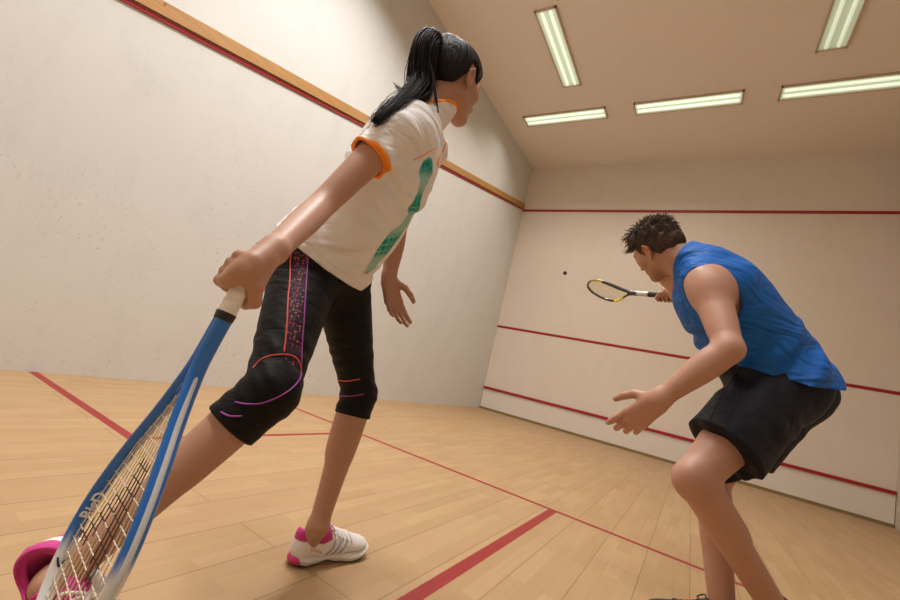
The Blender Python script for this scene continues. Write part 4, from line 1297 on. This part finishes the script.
    def folds(p):
        q = p-pel; a_ = q @ rt; b_ = q @ ft; c_ = q @ up
        w = .0085*np.sin(c_*58+b_*34+a_*10+1.4*np.sin(b_*19+a_*9))*sstep(np.sin(c_*11-b_*7+.3), -.7, .6)*(1-sstep(c_, .34, .46))
        w += .0020*np.sin(c_*110+b_*50+a_*30)*sstep(np.sin(c_*19+b_*14), .0, .9)*(1-sstep(c_, .30, .42))
        return w
    ftor = Field(torso[:-1]+shp[:3])
    vpost0 = lambda p, d: smin(d, ftor.raw(p)-.009, .02)-folds(p)
    cuts = [(cone(sL+rt*.020-up*.17+ft*.010, sL-rt*.010+up*.060+ft*.005, .083, .070, .01), -1), (cone(sR-rt*.020-up*.17+ft*.010, sR+rt*.010+up*.060+ft*.005, .083, .070, .01), 1)]
    for c_ in cuts: pass
    def aclip(p):
        out = np.full(len(p), -1.0)
        for s, sg in ((sL, -1), (sR, 1)):
            q = p-(s-rt*sg*.012-up*.030+ft*.012)
            lat = q @ (rt*sg); v_ = q @ up; f_ = q @ ft
            rad = np.sqrt((v_/.100)**2+(f_/.062)**2)
            hole = smax((rad-1)*.075, -(lat+.030), .02)      # inside the oval and outboard
            out = np.maximum(out, -hole)
        return out
    neckn = N(nk-neck+up*.02)
    def nclip(p):
        return (p-(neck+ndir*.032)) @ ndir
    def vpost(p, d):
        d = vpost0(p, d); hd = (p-h1) @ hem_n; ac = aclip(p)
        cav = np.maximum(d+.0065, np.minimum(-hd-.06, -ac-.03))
        d = np.maximum(d, -cav)
        d = np.maximum(d, hd)
        d = smax(d, ac, .003)
        return np.maximum(d, nclip(p))
    def vcol(v):
        c = np.tile(np.array([.006, .115, .46]), (len(v), 1))
        e = aclip(v); m = sstep(e, -.008, -.006)
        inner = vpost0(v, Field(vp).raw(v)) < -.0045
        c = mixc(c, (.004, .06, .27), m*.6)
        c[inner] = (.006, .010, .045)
        e2 = np.abs((v-h1) @ hem_n+.022)
        return mixc(c, (.004, .06, .26), (1-sstep(e2, .001, .0025))*.7)
    vo = sculpt('sleeveless_top', Field(vp, vpost), M_vest, root, color=vcol)
    # ---- hair
    s = .96
    def capclip(p, d):
        q = ((p-hc) @ HF.T)/s
        zl = np.interp(q[:, 1], [-.12, -.08, -.045, -.030, -.012, .004, .018, .028, .05, .07, .09], [-.048, -.052, -.050, -.026, .034, .030, -.010, .030, .050, .064, .072])
        g = .0016*np.sin(q[:, 0]*210+q[:, 1]*60+2*np.sin(q[:, 1]*45))+.0014*np.sin(q[:, 1]*150+q[:, 2]*130)
        return smax(d-g, (zl-q[:, 2])*.75*s, .006)
    cap = [ell(HL(0, -.010, .040), (.084*s, .102*s, .093*s), .02, HF), ell(HL(0, .045, .085), (.055*s, .045*s, .030*s), .03, HF),
           ell(HL(0, -.05, -.005), (.066*s, .060*s, .055*s), .03, HF)]
    ho = sculpt('hair', Field(cap, capclip), M_hair_m, root, res=.0022)
    mbs = MB(); R2 = random.Random(5)
    fcap = Field(cap, capclip)
    cand = []
    while len(cand) < 1500:
        d = N(np.array([R2.gauss(0, 1), R2.gauss(0, 1), R2.gauss(0, 1)]))
        q = np.array([0, -.010, .035])+d*np.array([.078, .096, .088])
        zl = np.interp(q[1], [-.12, -.08, -.045, -.030, -.012, .004, .018, .028, .05, .07, .09], [-.048, -.052, -.050, -.026, .034, .030, -.010, .030, .050, .064, .072])
        if q[2] < zl+.004: continue
        cand.append(q)
    base = settle(fcap, np.array([HL(*q) for q in cand]), -.002, 6); nrm = grad(fcap, base)
    for q, b_, n_ in zip(cand, base, nrm):
        top = sstep(np.array([q[2]]), .03, .09)[0]; front = sstep(np.array([q[1]]), -.02, .07)[0]
        flow = hy*(.9*front-.25)+hz*(-.75*(1-top)-.0)+hx*(R2.uniform(-.5, .5))
        flow = flow-n_*(flow @ n_); flow = N(flow+hy*.01)
        ln = (.014+.016*top+.010*front*top)*R2.uniform(.6, 1.25)
        lift = .30+.45*top*R2.uniform(.3, 1.1)
        p1 = b_+(flow+n_*lift)*ln*.55; p2 = b_+(flow*1.1+n_*lift*.55)*ln
        mbs.tube(np.array([b_, p1, p2]), np.array([.0016, .0013, .0003])*R2.uniform(.8, 1.3), 4)
    mbs.build('strands', M_hair_m, ho)
    # ---- shoes
    up_l = ortho(N(kL-aL)*.4+np.array([0, 0, .5]), fLd)
    shoe(root, aL-fLd*.055-up_l*.090, fLd, up_l, .300, 'm')
    shoe(root, heelR, ftd, np.array([0, 0, 1.0]), .300, 'm')
    return G0, A
# ------------------------------------------------------------------ put everything together
G0w, Aw, e1w, e2w = build_woman()
G0m, Am = build_man()

M_gripw = simple('white_grip_tape', (0.93, 0.91, 0.86), 0.7, bump=0.25, bscale=700)
M_gripb = simple('black_grip_tape', (0.02, 0.02, 0.022), 0.7, bump=0.25, bscale=700)
def blue_coat(q):
    c = np.tile(np.array([.006, .160, .60]), (len(q), 1))
    c = mixc(c, (.82, .84, .86), sstep(q[:, 1]+.008*np.sin(q[:, 0]*300+q[:, 2]*500)+.05*(q[:, 0] > .02), .560, .595))
    return c
def stencil(x, y):
    m = (y > .425) & (y < .485) & (np.abs(x-.008) < .020)
    m |= (y > .470) & (y < .560) & (np.abs(x+.62*(y-.465)) < .017)
    m |= (y > .470) & (y < .575) & (np.abs(x-.012-.14*(y-.47)) < .018)
    return m
# string plane is seen about 25 degrees off edge-on
vd = N(G0w+Aw*.5-CAM); side = ortho(np.cross(Aw, vd), Aw); nrmw = ortho(-vd, Aw)
ang = math.radians(22)
Xw = side*math.sin(ang)+nrmw*math.cos(ang)
if Xw @ CR < 0: Xw = Xw
rw, Qw, Xw, Aw2, Zw = racket('squash_racket', 'blue squash racket with white grip and tip, held down beside the woman', G0w, Aw, Xw, M_gripw, blue_coat, (.74, .66, .50), stencil, g0=.075)
M_white_ink = simple('white_ink', (.80, .82, .84), .4)
hw = .0945
tA = N(Qw(-.0945, .515)-Qw(-.081, .465))
sgn = 1 if np.cross(-tA, Zw) @ (CAM-Qw(-hw, .524, 0)) > 0 else -1
lettering('RicD', Qw(-hw+.0088, .524, .001), -tA, np.cross(np.cross(-tA, ortho(Xw, tA)), -tA)*0+ (Zw*sgn), .021, M_white_ink, rw, shear=.2, bold=.0006)
# small white marks on the shaft and a dark chevron near the tip
mk = MB()
for i, (y_, l_) in enumerate(((.216, .004), (.222, .003), (.228, .004), (.240, .003), (.246, .006), (.256, .004), (.264, .005), (.272, .003))):
    c0 = Qw(-.0095-.15*max(0, y_-.25), y_, -.004*sgn*0+.0085*sgn)
    mk.tube([c0, c0+Aw*l_*.5+Zw*.002*sgn], .0012, 6)
mk.build('shaft_marks', M_white_ink, rw)
cv = MB(); y0_ = .598
for s_ in (-1, 1):
    cv.tube([Qw(-.0885+.0062, y0_+.008, 0), Qw(-.0905+.0068, y0_-.004, s_*.0065)], .0014, 6)
cv.build('chevron_mark', simple('navy_ink', (.01, .02, .10), .4), rw)
YS = 1
def yb_coat(q):
    y = q[:, 1]
    c = np.tile(np.array([.018, .016, .014]), (len(q), 1))
    yel = ((y > .50) & (y < .60) & (q[:, 0]*YS < 0)) | ((y > .42) & (y < .53) & (q[:, 0]*YS > 0))
    c[yel] = (.80, .56, .03)
    c[(y > .20) & (y < .29)] = (.55, .52, .48)
    return c
vdm = N(G0m+Am*.5-CAM); sdm = ortho(np.cross(Am, vdm), Am); nrm_ = ortho(-vdm, Am)
a2 = math.radians(38)
racket('squash_racket', 'small black and yellow squash racket in the outstretched hand of the man in blue', G0m, Am, sdm*math.sin(a2)-nrm_*math.cos(a2), M_gripb, yb_coat, (.62, .52, .22), None, thr=.045)
me = bpy.data.meshes.new('squash_ball'); b_ = bmesh.new(); bmesh.ops.create_icosphere(b_, subdivisions=4, radius=.020); b_.to_mesh(me); b_.free()
bo = link('squash_ball', me, simple('ball_rubber', (.012, .013, .02), .6, bump=.3, bscale=300)); bo.location = tuple(P(565, 273, 4.3))
tag(bo, 'small dark blue squash ball in mid air in front of the front wall', 'ball')
